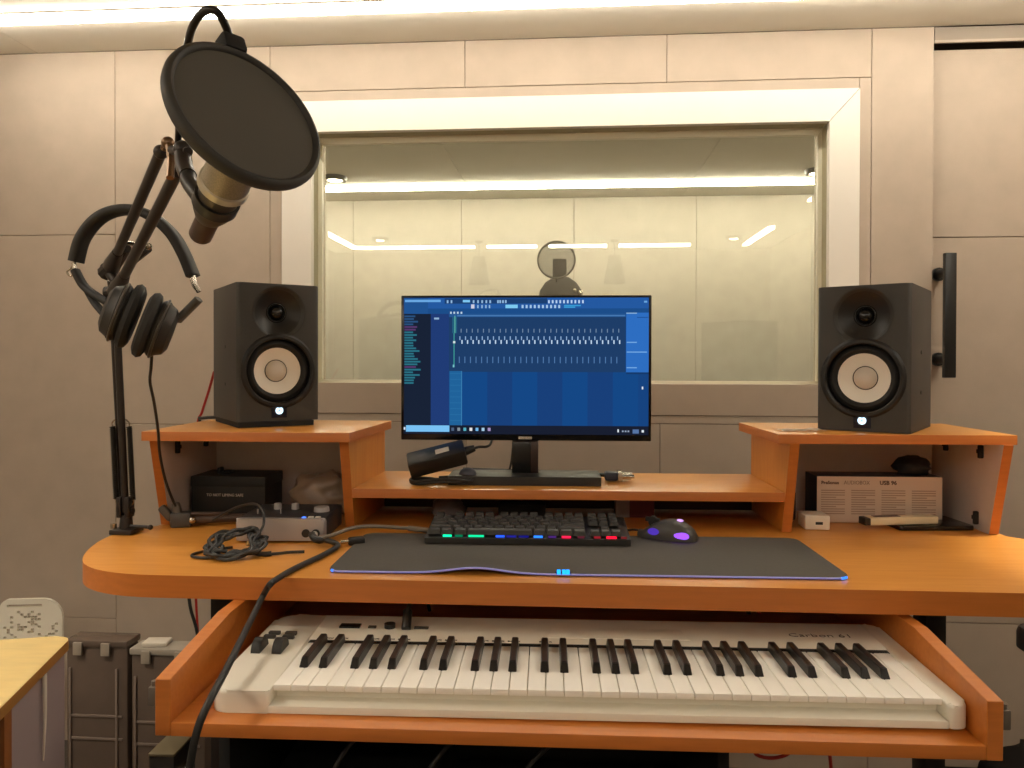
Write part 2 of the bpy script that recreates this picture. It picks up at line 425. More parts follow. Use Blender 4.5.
for q in ([(-.777, 1.437), (-.372, 1.432), (-.354, 1.74), (-.777, 1.74)], [(.438, 1.462), (.880, 1.468), (.880, 1.74), (.434, 1.74)]):
    m = MB(); m.prism(q, .945-TB, .945, b=.001)
    for f in m.bm.faces:
        if abs(f.normal.z) < .5: f.material_index = 1
    m.build('speaker_shelf', [WOOD, EDGE], desk)
def upright(x0, x1, face, inner, sk=0):
    """side panel whose front edge leans back towards the desktop"""
    m = MB(); bf = set()
    prof = [(1.462, .927), (1.508, .7505), (1.735, .7505), (1.735, .927)]
    A = [m.bm.verts.new((x0+(sk if y > 1.7 else 0), y, z)) for y, z in prof]; B = [m.bm.verts.new((x1+(sk if y > 1.7 else 0), y, z)) for y, z in prof]
    fa = m.bm.faces.new(A); fb = m.bm.faces.new(B[::-1])
    fa.material_index = face; fb.material_index = inner
    for k in range(4):
        f = m.bm.faces.new((A[k], B[k], B[(k+1) % 4], A[(k+1) % 4])); f.material_index = 1
    return m.build('side_panel', [WOODV, EDGE, GREYLAM], desk, smooth=False)
upright(-.775, -.757, 0, 2); upright(-.399, -.381, 2, 0, .013); upright(.460, .478, 0, 2); upright(.852, .870, 2, 0)
m = MB(); m.prism([(-.3805, 1.490), (.459, 1.490), (.459, 1.735), (-.3675, 1.735)], .812, .83, b=.001)
for f in m.bm.faces:
    if f.normal.y < -.5: f.material_index = 1
m.build('monitor_shelf', [WOOD, EDGE], desk)
for x0, x1 in ((-.756, -.387), (.479, .851)):
    m = MB(); m.box(x0, x1, 1.725, 1.734, .7505, .926); m.build('back_panel', GREYLAM, desk, smooth=False)
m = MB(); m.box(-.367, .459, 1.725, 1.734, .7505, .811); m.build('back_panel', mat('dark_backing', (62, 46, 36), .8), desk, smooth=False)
for x, y, z in ((-.755, 1.53, .905), (-.755, 1.66, .905), (.8435, 1.53, .907), (.8435, 1.66, .907), (.8435, 1.545, .775), (-.755, 1.53, .775)):
    m = MB(); m.box(x-.0008, x+.0085, y-.004, y+.004, z-.013, z+.013, b=.002); m.box(x, x+.008, y-.003, y+.009, z-.004, z+.004, b=.001)
    m.build('corner_bracket', BLACKM, desk)
for x in (-.597, .688):
    m = MB(); m.box(x-.018, x+.018, 1.375, 1.425, FZ+.03, .7145, b=.003); m.box(x-.03, x+.03, 1.17, 1.62, FZ, FZ+.03, b=.004); m.build('desk_leg', BLKMET, desk)
m = MB(); m.box(-.575, .675, 1.445, 1.46, .50, .714); m.build('modesty_panel', mat('grey_panel', (170, 160, 152), .6), desk, smooth=False)
# pull-out tray
TZ = .637
TRAYW = mat('cherry_tray_shaded', (200, 122, 50), .4, noise=.3, scale=9, stretch=(1.2, 14, 14), rgb2=(190, 110, 42))  # laminate tone darkened, the tray's shade is put into the colour
tray = MB(); tray.box(-.459, .516, .915, 1.40, TZ-.0225, TZ-.0055, b=.001)
for f in tray.bm.faces:
    if f.normal.y < -.5: f.material_index = 1
tray = tray.build('keyboard_tray', [TRAYW, EDGE], desk)
tray.rotation_euler.y = .0056; tray.location.z = .0056*.52; tray.location.x = -.0056*TZ          # the pulled-out tray sags a little to the right
for x0, x1 in ((-.4785, -.4595), (.5165, .5355)):
    m = MB(); prof = [(.915, .6145), (1.40, .6145), (1.40, .7085), (1.095, .7085), (.915, .6845)]
    A = [m.bm.verts.new((x0, y, z)) for y, z in prof]; B = [m.bm.verts.new((x1, y, z)) for y, z in prof]
    m.bm.faces.new(A); m.bm.faces.new(B[::-1])
    for k in range(5):
        f = m.bm.faces.new((A[k], B[k], B[(k+1) % 5], A[(k+1) % 5])); f.material_index = 1 if k in (4,) else 0
    bmesh.ops.bevel(m.bm, geom=[e for e in m.bm.edges], offset=.0008, segments=1, affect='EDGES')
    m.build('tray_side', [TRAYW, EDGE], tray, smooth=False)
    s = -1 if x0 < 0 else 1; xx = x0 if s < 0 else x1
    m = MB(); m.box(min(xx, xx+s*.010), max(xx, xx+s*.010), .945, 1.38, .645, .668, b=.001); m.box(min(xx+s*.010, xx+s*.016), max(xx+s*.010, xx+s*.016), .955, 1.38, .650, .663, b=.001)
    m.build('drawer_slide', STEEL, tray)
    m = MB(); m.box(min(xx, xx+s*.012), max(xx, xx+s*.012), .920, .944, .648, .672, b=.002); m.cyl((xx+s*.006, .926, .672), (xx+s*.006, .926, .678), .004, seg=12); m.build('slide_catch', mat('catch_metal', (120, 112, 102), .35, metal=.4), tray)

# ================================================================== MIDI KEYBOARD
kb = thing('midi_keyboard', 'white 61-key controller keyboard lying on the pull-out tray', 'keyboard', D(-.4265, .945, TZ), RD)
W = .941
m = MB()
m.prism(rrect(.0745, W-.026, .0, .272, (.0, .0, .03, .03)), .0, .0095, b=.002); m.box(.07, W-.02, .034, .05, .006, .022)                    # bottom shell with front lip
bl = lambda x, y: .0285+.0065*min(1, max(0, (y-.004)/.12))
m.prism(rrect(.0, .079, -.001, .271, (.026, .004, .0, .03), n=8), .0, .03, b=.006, top=bl, seg=4)      # left end block
m.prism(rrect(W-.0255, W, -.001, .271, (.006, .016, .016, .0), n=8), .0, .03, b=.0045, top=bl, seg=4)       # right end block
m.prism([(.072, .170), (W-.022, .170), (W-.022, .271), (.072, .271)], .010, .04, b=.002, top=lambda x, y: .0315+.0030*(y-.17)/.1)
m.box(.073, W-.022, .03, .172, .004, .018)
m.build('keyboard_shell', KBODY, kb)
m = MB()
for x in (.06, .33, .62, W-.06):
    for y in (.03, .24): m.cyl((x, y, -.0008-.0046*x/W), (x, y, .001), .010, seg=16)
m.build('rubber_feet', BLACKM, kb)
m = MB(); m.box(.079, W-.026, .160, .171, .018, .031); m.build('felt_strip', BLACKM, kb)
KX0 = .0790; KW = (W-.0262-KX0)/36
first_w = first_b = None
def put(src, x):
    c = src.copy(); COL.objects.link(c); c.parent = kb; c.location = (x, 0, 0); return c
for k in range(36):
    x = KX0+k*KW
    if first_w is None:
        m = MB(); m.box(.0006, KW-.0006, .014, .166, .0225, .0305, b=.0009); first_w = m.build('white_key', KWHITE, kb); first_w.location = (x, 0, 0)
    else: put(first_w, x)
for k in range(36):
    if k % 7 in (0, 1, 3, 4, 5) and k < 35:
        off = {0: -.0015, 1: .0015, 3: -.002, 4: 0, 5: .002}[k % 7]
        x = KX0+(k+1)*KW+off
        if first_b is None:
            m = MB(); bf = set()
            q = [(-.0058, .068, .0300), (.0058, .068, .0300), (.0058, .166, .0300), (-.0058, .166, .0300)]
            t4 = [(-.0044, .077, .0425), (.0044, .077, .0425), (.0046, .166, .0425), (-.0046, .166, .0425)]
            A = [m.bm.verts.new(p) for p in q]; B = [m.bm.verts.new(p) for p in t4]
            m.bm.faces.new(A[::-1]); m.bm.faces.new(B)
            for j in range(4): m.bm.faces.new((A[j], A[(j+1) % 4], B[(j+1) % 4], B[j]))
            bmesh.ops.bevel(m.bm, geom=list(m.bm.edges), offset=.0009, segments=2, affect='EDGES')
            first_b = m.build('black_key', KBLACK, kb); first_b.location = (x, 0, 0)
        else: put(first_b, x)
def ztop(y): return .0315+.0030*(y-.17)/.1
for k in range(2):
    x = .018+k*.030
    m = MB(); m.cyl((x-.0065, .130, .0300), (x+.0065, .130, .0300), .018, seg=28); m.build('pitch_wheel' if k == 0 else 'modulation_wheel', BLACK, kb)
for x, y in ((.020, .185), (.045, .185), (.018, .170), (.046, .170)):
    m = MB(); m.box(x-.0085, x+.0085, y-.004, y+.004, .031, .0375, b=.001); m.build('button', DARKGREY, kb)
m = MB(); m.box(.109, .141, .216, .232, .030, .0355, b=.0008); m.build('display', BLACKG, kb)
m = MB(); m.cyl((.187, .222, .030), (.187, .222, .0395), .0085, seg=20); m.build('data_knob', BLACK, kb)
for x in (.160, .231, .241):
    m = MB(); m.box(x-.006, x+.006, .217, .224, .030, .0355, b=.0006); m.build('button', DARKGREY, kb)
m = MB()
SL = math.atan2(.0030, .1)
def ktxt(s, x, y, size, **k): m.text(s, size, Matrix.Translation((x, y, ztop(y)+.0002)) @ Matrix.Rotation(SL, 4, 'X'), depth=.0003, **k)
for k in range(36):
    if k % 7 in (0, 1, 3, 4, 5) and k < 15:
        ktxt('MENU' if k == 0 else 'BANK', KX0+(k+1)*KW-.010, .1745, .0055, xs=1.3)
m.build('printed_legends', INKD, kb)
m = MB(); ktxt('Carbon 61', W-.150, .214, .0175, xs=1.25, bold=-.0003); m.build('logo_lettering', DARKGREY, kb)
m = MB(); m.prism([(.430, .192), (.640, .192), (.632, .232), (.438, .232)], .03, .04, top=lambda x, y: ztop(y)+.0009, b=.0008); m.build('raised_panel', KBODY, kb)
# usb lead into its back
q0 = on(406, 629, TZ+.035)
tag(MB().tube([q0, q0+Vector((-.001, .012, .012)), q0+Vector((-.003, .03, .022)), q0+Vector((-.004, .055, .026)), q0+Vector((-.004, .08, .026)), q0+Vector((-.002, .14, .015)), q0+Vector((0, .20, -.04)), q0+Vector((0, .215, -.12))], lambda s_: .0072 if s_ < .26 else .0030).build('usb_cable', CABLE), 'black plug and lead at the back of the white piano keyboard', 'cable')

# ================================================================== SPEAKERS
def speaker(loc, rz, label, pad=False):
    t = thing('studio_monitor_speaker', label, 'speaker', loc, rz, 'studio monitor speakers')
    m = MB(); m.prism(rrect(-.085, .085, 0, .222, (.008, .008, .003, .003)), 0, .285, b=.002); cab = m.build('cabinet', SPK, t)
    wz, tz, X90 = .104, .226, Matrix.Rotation(PI/2, 4, 'X')
    def FM(z, y=0): return Matrix.Translation((0, y, z)) @ X90      # local +z -> -y (out of the front)
    c = MB(); c.lathe([(0, -.04), (.0665, -.04), (.0665, .02), (0, .02)], FM(wz), seg=48)
    carve(cab, c.build('cut', SPK, t))
    c = MB(); c.lathe([(0, -.03), (.040, -.014), (.056, .003), (0, .003)], FM(tz), seg=48)
    carve(cab, c.build('cut', SPK, t))
    m = MB(); m.lathe([(.0662, -.006), (.0662, .0015), (.069, .0045), (.074, .0045), (.0785, .0005), (.0785, -.001)], FM(wz), seg=56); wf = m.build('woofer_ring', mat('ring_satin', (20, 19, 18), .42), t)
    m = MB(); m.lathe([(.0185, -.0218), (.0395, -.0132), (.0550, .0007)], FM(tz), seg=48); m.build('tweeter_waveguide', mat('waveguide', (34, 33, 31), .4), t)
    m = MB(); m.lathe([(.0665, -.012), (.062, -.006), (.056, -.004), (.051, -.007), (.0485, -.012)], FM(wz), seg=56); m.build('woofer_surround', mat('rubber', (18, 18, 18), .6), t)
    m = MB(); m.lathe([(.049, -.012), (.036, -.018), (.022, -.025), (0, -.027)], FM(wz), seg=56); m.build('woofer_cone', CONE, t)
    m = MB(); m.lathe([(0, -.0115), (.008, -.0122), (.016, -.0155), (.0215, -.0225), (.0225, -.026)], FM(wz), seg=40); m.torus(.0226, .0011, FM(wz, .0245), mi=1); m.build('dust_cap', [CAPM, DARKGREY], t)
    m = MB(); m.lathe([(0, -.010), (.008, -.0115), (.0135, -.016), (.016, -.0225)], FM(tz), seg=32); m.torus(.019, .0026, FM(tz, .0215)); m.build('tweeter', BLACKG, t)
    m = MB(); m.box(-.016, .016, -.0012, .002, .0065, .0365, b=.001, mi=0)
    m.lathe([(0, .0022), (.0078, .0022), (.0078, .0008), (0, .0008)], FM(.0215), mi=1)
    for k in range(3):                                   # three crossed tuning forks
        for dx in (-.0009, .0009):
            M = FM(.0215) @ Matrix.Rotation(2*PI*k/3, 4, 'Z')
            m.box(dx-.00028, dx+.00028, .0012, .0062, .0021, .0026, mi=2, M=M)
        m.box(-.0003, .0003, -.002, .0014, .0021, .0026, mi=2, M=FM(.0215) @ Matrix.Rotation(2*PI*k/3, 4, 'Z'))
    m.build('lit_logo', [mat('logo_navy', (14, 26, 48), .25), emit('logo_white', (205, 236, 255), 1.9), emit('logo_blue', (120, 170, 215), .9)], t)
    m = MB()
    for s in (-1, 1):
        for z in (.075, .155): m.cyl((s*.0848, .105, z), (s*.0860, .105, z), .0040, seg=12)
    m.build('side_screws', mat('screw_black', (8, 8, 8), .5), t)
    return t
HZ = .945
tag(MB().prism(rrect(-.078, .078, 0, .215, .004), 0, .0105, b=.002).build('foam_pad', BLACKM), 'black foam pad under the speaker on the left shelf', 'foam pad')
fp = bpy.data.objects['foam_pad']; fp.location = Vector((-.6045, 1.5428, HZ+.0005)); fp.rotation_euler.z = R(37.2)
speaker((-.6045, 1.5528, HZ+.0115), R(37.2), 'black speaker with white cone on a foam pad, on the left shelf')
speaker((.5675, 1.5366, HZ+.001), R(-33), 'black speaker with white cone standing directly on the right shelf')

# ================================================================== MONITOR
mo = thing('computer_monitor', 'wide black monitor showing blue music software on the middle shelf', 'monitor', D(-.043, 1.60, .83), RD)
mz0, mz1, mw = .0855, .3895, .262
m = MB(); m.box(-mw, mw, 0, .022, mz0, mz1, b=.002); m.box(-.19, .19, .022, .045, mz0+.05, mz1-.06, b=.01); m.build('housing', BLACKG, mo)
m = MB(); mats = []
def sm(rgb, k=1.0):
    nm = 'screen_%d_%d_%d_%d' % (*rgb, int(k*10)); e = emit(nm, rgb, k*.85)
    if e not in mats: mats.append(e)
    return mats.index(e)
SX0, SX1, SZ0, SZ1 = -mw+.006, mw-.006, mz0+.013, mz1-.005
lay = [0]
def sq(x0, y0, x1, y1, rgb, lv=1, k=1.0):
    """rectangle of the picture on the screen"""
    f = lambda x: SX0+(x-62)/880*(SX1-SX0); g = lambda y: SZ1-(y-68)/510*(SZ1-SZ0)
    yy = -.0004-.00012*lv
    m.quad([(f(x0), yy, g(y0)), (f(x1), yy, g(y0)), (f(x1), yy, g(y1)), (f(x0), yy, g(y1))], mi=sm(rgb, k))
sq(62, 68, 942, 578, (24, 70, 132), 0)
sq(62, 68, 942, 108, (38, 92, 166)); sq(62, 108, 942, 128, (30, 80, 142)); sq(210, 70, 580, 90, (30, 66, 116), 2)
sq(62, 128, 160, 545, (26, 36, 56)); sq(62, 68, 150, 128, (34, 86, 150), 2)
sq(160, 128, 226, 545, (34, 62, 122)); sq(226, 128, 860, 140, (40, 90, 150))
sq(256, 133, 858, 137, (78, 128, 188), 2)
sq(226, 140, 860, 345, (32, 64, 108))
for k in range(7): sq(275+k*90, 345, min(365+k*90, 942), 545, (22, 74, 138) if k % 2 == 0 else (26, 66, 126))
sq(228, 342, 274, 546, (34, 102, 160), 2); sq(271, 342, 273, 546, (70, 140, 190), 3)
for k in range(9): sq(230, 350+k*22, 270, 352+k*22, (44, 116, 172), 3)
sq(862, 124, 942, 345, (48, 114, 200), 2); sq(862, 124, 900, 128, (140, 180, 220), 3); sq(900, 140, 940, 143, (30, 80, 150), 3)
for yy in (232, 268, 326): sq(864, yy, 900 if yy != 268 else 936, yy+4, (120, 175, 235), 3)
sq(862, 345, 942, 352, (24, 60, 110), 3)
for k in range(29):
    x = 270+k*20.2
    sq(x-1.5, 184, x+1.5, 198, (120, 145, 175), 2)
    sq(x-6, 212, x-2.5, 226, (150, 185, 225), 2); sq(x+1, 226, x+5.5, 240, (200, 225, 250), 2)
    sq(x-8, 288, x-5, 312, (86, 128, 180), 2)
sq(246, 135, 249, 200, (100, 190, 170), 3); sq(243, 200, 246, 325, (70, 170, 160), 3); sq(241, 230, 249, 238, (220, 240, 240), 4); sq(240, 318, 246, 328, (120, 200, 210), 4)
sq(238, 140, 255, 200, (40, 100, 130), 2)
for k in range(26):
    y = 134+k*10.0
    c = (44, 84, 130) if k < 4 else ((90, 60, 110) if k in (4, 5, 19) else (44, 116, 134))
    sq(64, y, 64+random.uniform(30, 60), y+6.5, c, 2)
for x, ww, c, y in ((66, 130, (110, 175, 235), 79), (276, 26, (130, 205, 250), 80)): sq(x, y-4, x+ww, y+5, c, 3)
for x in (218, 232, 312, 328, 343, 358, 372, 400, 408, 418, 428): sq(x, 77, x+6, 88, (150, 190, 230), 3)
for k in range(10): sq(583+k*13.5, 77, 589+k*13.5, 89, (190, 215, 245), 3)
sq(306, 93, 318, 108, (214, 214, 232), 3)
for x in (328, 343, 357, 370): sq(x, 95, x+5, 107, (150, 190, 230), 3)
sq(430, 94, 474, 107, (130, 210, 250), 3)
for k in range(10): sq(488+k*14.6, 95, 495+k*14.6, 107, (170, 205, 240), 3)
sq(640, 95, 700, 100, (60, 160, 220), 3); sq(640, 101, 680, 106, (60, 160, 220), 3)
for x in (230, 242, 255, 268): sq(x, 120, x+6, 128, (190, 215, 235), 3)
sq(172, 142, 190, 149, (150, 185, 220), 2); sq(925, 80, 936, 87, (110, 170, 230), 3)
sq(62, 545, 942, 578, (26, 32, 50), 3)
sq(70, 546, 228, 570, (126, 200, 252), 4); sq(62, 553, 68, 563, (220, 235, 250), 4)
for x, c in ((240, (80, 100, 130)), (262, (140, 150, 160)), (284, (90, 180, 200)), (306, (235, 235, 240)), (328, (120, 190, 245)), (350, (170, 210, 240)), (372, (170, 150, 200))): sq(x-5, 554, x+5, 566, c, 4)
sq(832, 557, 837, 568, (230, 240, 250), 4)
for x in (848, 858, 868): sq(x, 561, x+6, 567, (150, 165, 190), 4)
sq(886, 557, 908, 572, (90, 120, 170), 4); sq(918, 559, 926, 568, (230, 240, 250), 4)
sq(918, 398, 923, 408, (235, 240, 250), 4)
m.build('screen', mats, mo, smooth=False)
m = MB(); m.box(-.014, .014, -.0016, .0, mz0+.003, mz0+.0085, b=.0005); m.text('SAMSUNG', .005, Matrix.Translation((0, -.0018, mz0+.004)) @ Matrix.Rotation(PI/2, 4, 'X'), align='CENTER', mi=1, depth=.0002); m.build('brand_plate', [PALE, INK], mo)
m = MB(); m.box(-.0275, .0275, -.004, .034, .014, mz0-.001, b=.002); m.box(-.026, .026, .0225, .050, mz0-.02, mz0+.09, b=.003); m.box(-.0275, .012, -.0052, .002, .016, mz0-.002, b=.001, mi=1); m.build('stand_neck', [mat('brown_black', (44, 28, 22), .3), BLACKG], mo)
m = MB(); m.prism(rrect(-.155, .155, -.060, .040, .004), .0005, .0185, b=.0015); m.build('stand_base', BLACK, mo)

# power brick with label, leaning on its coiled lead beside the stand
pb = thing('power_adapter', 'black power adapter with white label leaning left of the monitor stand', 'power adapter', D(-.222, 1.555, .83), RD)
M = Matrix.Translation((0, 0, .052)) @ Matrix.Scale(1.08, 4) @ Euler((R(28), R(-14), R(8))).to_matrix().to_4x4()
m = MB(); m.box(-.055, .055, -.022, .022, -.016, .016, b=.004, M=M); m.build('adapter_case', BLACK, pb)
m = MB(); m.box(.000, .026, -.008, .006, .0158, .0164, M=M); m.build('label_sticker', PALE, pb, smooth=False)
m = MB(); m.cyl((.053, 0, 0), (.074, 0, .002), .009, .006, M=None); bmesh.ops.transform(m.bm, matrix=M, verts=m.bm.verts); m.build('lead_sleeve', BLACK, pb)
m = MB(); e_ = M @ Vector((.072, 0, .002)); m.tube([e_, e_+Vector((.010, .018, .001)), Vector((.098, .05, .072)), Vector((.104, .085, .076)), Vector((.106, .110, .10)), Vector((.106, .115, .14))], .0028); m.build('output_lead', CABLE, pb)
m = MB(); lp = []
for k in range(26):
    a = 2*PI*k/11; lp.append((.012+.060*math.cos(a)+.006*math.sin(k), -.012+.022*math.sin(a), .0035+.012*(k/26)+.003*math.sin(k*1.7)))
m.tube(lp, .003, step=5); m.build('mains_lead', CABLE, pb)
m = MB(); m.ball((.062, .012, .020), .018, .012, .013); m.build('mains_plug', mat('plug_grey', (74, 74, 84), .5), pb)
# short lead hanging behind the neck and the loose video connector
tag(MB().tube([D(-.105, 1.69, .8335), D(-.085, 1.66, .8345), D(-.075, 1.65, .86), D(-.07, 1.645, .90), D(-.064, 1.64, .93)], .0024).build('power_lead', CABLE), 'thin black lead rising behind the monitor, left of its stand', 'cable')
vg = thing('video_cable', 'loose video cable with silver connector right of the monitor stand', 'cable', D(.124, 1.60, .83), RD)
vg.scale = (1.2, 1.2, 1.2)
m = MB(); m.tube([(-.26, .115, .004), (-.16, .10, .004), (-.08, .075, .006), (-.02, .04, .008), (.008, .012, .010)], .0035); m.build('cable_sheath', CABLE, vg)
m = MB(); m.box(.0, .022, .0, .024, .002, .0165, b=.003); m.build('cable_hood', mat('hood_blue_grey', (48, 52, 66), .5), vg)
m = MB(); m.box(.022, .030, -.004, .028, .002, .018, b=.001); m.box(.030, .046, .002, .022, .004, .015, b=.002); m.cyl((.022, -.001, .010), (.05, -.001, .010), .003, seg=10); m.cyl((.022, .025, .010), (.05, .025, .010), .003, seg=10); m.build('connector_shell', STEEL, vg)

# ================================================================== DESKTOP ITEMS
DZ = .75
pad = thing('mouse_pad', 'wide dark grey gaming mat along the front of the desk', 'desk mat', D(.0625, 1.312, DZ), RD)
def padz(x, y):
    e = max(0, 1-(y+.130)/.06)**2
    return .0005+e*(.0075*math.exp(-((x+.17)/.055)**2))
m = MB(); nx, ny = 100, 22; px0, px1, py0, py1, pr = -.404, .402, -.134, .130, .022
def inset(x, y):                                 # pull the grid's corners onto rounded corners
    cx = max(px0+pr, min(px1-pr, x)); cy = max(py0+pr, min(py1-pr, y)); dx, dy = x-cx, y-cy
    if dx and dy:
        l = math.hypot(dx, dy); mxx = max(abs(dx), abs(dy)); return cx+dx/l*mxx, cy+dy/l*mxx
    return x, y
G = []
for j in range(ny+1):
    row = []
    for i in range(nx+1):
        x, y = inset(px0+(px1-px0)*i/nx, py0+(py1-py0)*j/ny)
        row.append((x, y, padz(x, y)))
    G.append(row)
lo = [[m.bm.verts.new(p) for p in r] for r in G]; hi = [[m.bm.verts.new((p[0], p[1], p[2]+.0036)) for p in r] for r in G]
for j in range(ny):
    for i in range(nx):
        m.bm.faces.new((hi[j][i], hi[j][i+1], hi[j+1][i+1], hi[j+1][i])); m.bm.faces.new((lo[j][i], lo[j+1][i], lo[j+1][i+1], lo[j][i+1]))
rim = [(0, i) for i in range(nx)]+[(j, nx) for j in range(ny)]+[(ny, i) for i in range(nx, 0, -1)]+[(j, 0) for j in range(ny, 0, -1)]
for a, b_ in zip(rim, rim[1:]+rim[:1]): m.bm.faces.new((lo[a[0]][a[1]], lo[b_[0]][b_[1]], hi[b_[0]][b_[1]], hi[a[0]][a[1]]))
m.build('mat_cloth', PADM, pad)
m = MB(); loop = []
for a in rim: p = G[a[0]][a[1]]; loop.append((p[0], p[1]-(.0012 if a[0] == 0 else 0), p[2]+.0026))
m.tube(loop[:nx+1], .0016, seg=6, smooth=False); lt = mat('light_tube', (150, 152, 170), .3); lt.node_tree.nodes['Principled BSDF'].inputs['Emission Color'].default_value = lin((120, 130, 255)); lt.node_tree.nodes['Principled BSDF'].inputs['Emission Strength'].default_value = .22
m.build('edge_tube', lt, pad)
m = MB(); m.tube(loop[:2], .002, seg=8, smooth=False); m.tube(loop[nx-2:nx+1], .002, seg=8, smooth=False); m.build('lit_corner', emit('corner_blue', (60, 130, 255), 1.6), pad)
cxp = -.035
m = MB(); m.box(cxp-.012, cxp+.012, -.1360, -.121, .001, .0075, b=.0015); m.build('light_controller', BLACK, pad)
m = MB()
for dx in (-.007, .001, .007): m.box(cxp+dx-.0028, cxp+dx+.0028, -.1372, -.125, .0035, .0082, b=.0006)
m.build('controller_lamps', emit('controller_cyan', (30, 150, 255), 2.2), pad)

# computer keyboard
ck = thing('computer_keyboard', 'compact black keyboard with rainbow backlight on the desk mat', 'keyboard', D(-.033, 1.357, DZ+.0045), RD)
m = MB(); m.prism(rrect(-.184, .184, 0, .131, .004), .001, .018, b=.0015, top=lambda x, y: .0115+.014*y/.131); m.build('keyboard_case', BLACK, ck)
u = .01905
rows = [[1.25, 1.25, 1.25, 6.25, 1.25, 1.25, 1.25, 1.25], [2.25]+[1]*10+[2.75], [1.75]+[1]*11+[2.25], [1.5]+[1]*12+[1.5], [1]*13+[2], [1, -1]+[1]*4+[-.5]+[1]*4+[-.5]+[1]*4]
CAPG = mat('keycap', (52, 50, 46), .6)
kmesh = {}
def keycap(wu, x, y, z):
    if wu not in kmesh:
        hw = wu*u/2-.0006; m = MB(); bf = set()
        A = [m.bm.verts.new(p) for p in ((-hw, -.0088, 0), (hw, -.0088, 0), (hw, .0088, 0), (-hw, .0088, 0))]
        B = [m.bm.verts.new(p) for p in ((-hw+.0024, -.0062, .0085), (hw-.0024, -.0062, .0085), (hw-.0024, .0072, .0092), (-hw+.0024, .0072, .0092))]
        m.bm.faces.new(A[::-1]); m.bm.faces.new(B)
        for j in range(4): m.bm.faces.new((A[j], A[(j+1) % 4], B[(j+1) % 4], B[j]))
        bmesh.ops.bevel(m.bm, geom=list(m.bm.edges), offset=.0006, segments=1, affect='EDGES')
        o = m.build('keycap', CAPG, ck); kmesh[wu] = o
    else:
        o = kmesh[wu].copy(); COL.objects.link(o); o.parent = ck
    o.location = (x, y, z)
def crow(r, ws, x):
    y = .0155+r*u*1.0+(.004 if r == 5 else 0); z = .0125+.014*y/.131+.0014
    for w_ in ws:
        if w_ > 0: keycap(w_, x+w_*u/2, y, z)
        x += abs(w_)*u
X0 = -.180
for r, ws in enumerate(rows): crow(r, ws, X0)
XN = X0+15*u+.006
crow(0, [1, 1, 1], XN); crow(1, [-1, 1, -1], XN)
for r in (3, 4, 5): crow(r, [1, 1, 1], XN)
GL = [(-.143, .016, (20, 255, 170), 1.6), (-.122, .014, (10, 150, 100), .6), (-.091, .028, (20, 235, 160), 1.1), (-.048, .016, (40, 90, 255), 1.4), (-.028, .018, (50, 50, 190), .5), (-.006, .018, (40, 40, 180), .4), (.020, .016, (40, 120, 255), 1.7), (.045, .014, (110, 60, 170), .4), (.070, .016, (255, 30, 70), 1.6), (.096, .012, (150, 60, 80), .3), (.125, .012, (200, 50, 60), .45), (.150, .018, (255, 20, 50), 1.9), (.172, .010, (180, 60, 60), .35)]
for x, w_, c, k in GL:
    m = MB(); m.box(x-w_/2, x+w_/2, .0030, .0066, .0125, .0158, b=.0006); m.build('backlight', emit('glow_%d_%d_%d_%d' % (*c, int(k*10)), c, k), ck)
m = MB(); m.tube([(-.05, .128, .014), (-.046, .140, .018), (-.03, .150, .020), (-.01, .146, .016), (.0, .16, .006), (.01, .25, .0)], .002); m.build('keyboard_lead', CABLE, ck)

# mouse
mu = thing('gaming_mouse', 'black mouse with purple lights on the right part of the desk mat', 'mouse', D(.226, 1.422, DZ+.0045), RD+R(62))
mu.scale = (.9, .9, 1.08)
m = MB()
def mshape(s0, s1, col=None, dz=0):
    """humped mouse shell, nose towards +y"""
    bf = set(m.bm.faces); N, K = 18, 16; prev = None
    for i in range(N+1):
        t = i/N; y = -.060+.122*t
        hw = .033*(1-abs(2*t-1)**3.2)**.5*(.92+.12*math.cos(PI*t*1.7)); h = (.040*math.sin(PI*min(1, (t*.86+.10)))**.9)*(1-.35*t)
        if i in (0, N): hw = .012; h = .010
        ringv = [m.bm.verts.new((hw*s1*math.cos(PI*k/(K)), y, s0+max(0, h*math.sin(PI*k/K)**.7))) for k in range(K+1)]
        if prev:
            for k in range(K): m.bm.faces.new((prev[k], prev[k+1], ringv[k+1], ringv[k]))
        else: m.bm.faces.new(ringv)
        prev = ringv
    m.bm.faces.new(prev[::-1])
mshape(.001, 1.0); m.build('mouse_shell', mat('mouse_grey', (70, 68, 64), .4), mu, angle=60)
m = MB(); m.box(-.0035, .0035, .018, .048, .0262, .0335, b=.001, M=None); m.cyl((-.004, .032, .027), (.004, .032, .027), .0095, seg=20); m.build('scroll_wheel', BLACK, mu)
VIO = emit('violet_light', (150, 80, 255), 1.5)
m = MB(); m.ball((-.0215, -.032, .011), .0085, .019, .0075); m.ball((.0215, -.032, .011), .0085, .019, .0075); m.build('rear_light', VIO, mu)
m = MB(); m.ball((-.0265, .022, .014), .005, .012, .006); m.build('side_light', emit('violet_dim', (90, 60, 200), .7), mu)
m = MB(); m.ball((-.002, -.026, .0335), .005, .007, .0022); m.build('palm_logo', emit('violet_pale', (220, 170, 255), 1.2), mu)
m = MB(); m.tube([(0, .060, .008), (0, .075, .008), (.01, .10, .003), (.03, .13, .0), (.06, .16, -.001)], .0018); m.build('mouse_lead', CABLE, mu)

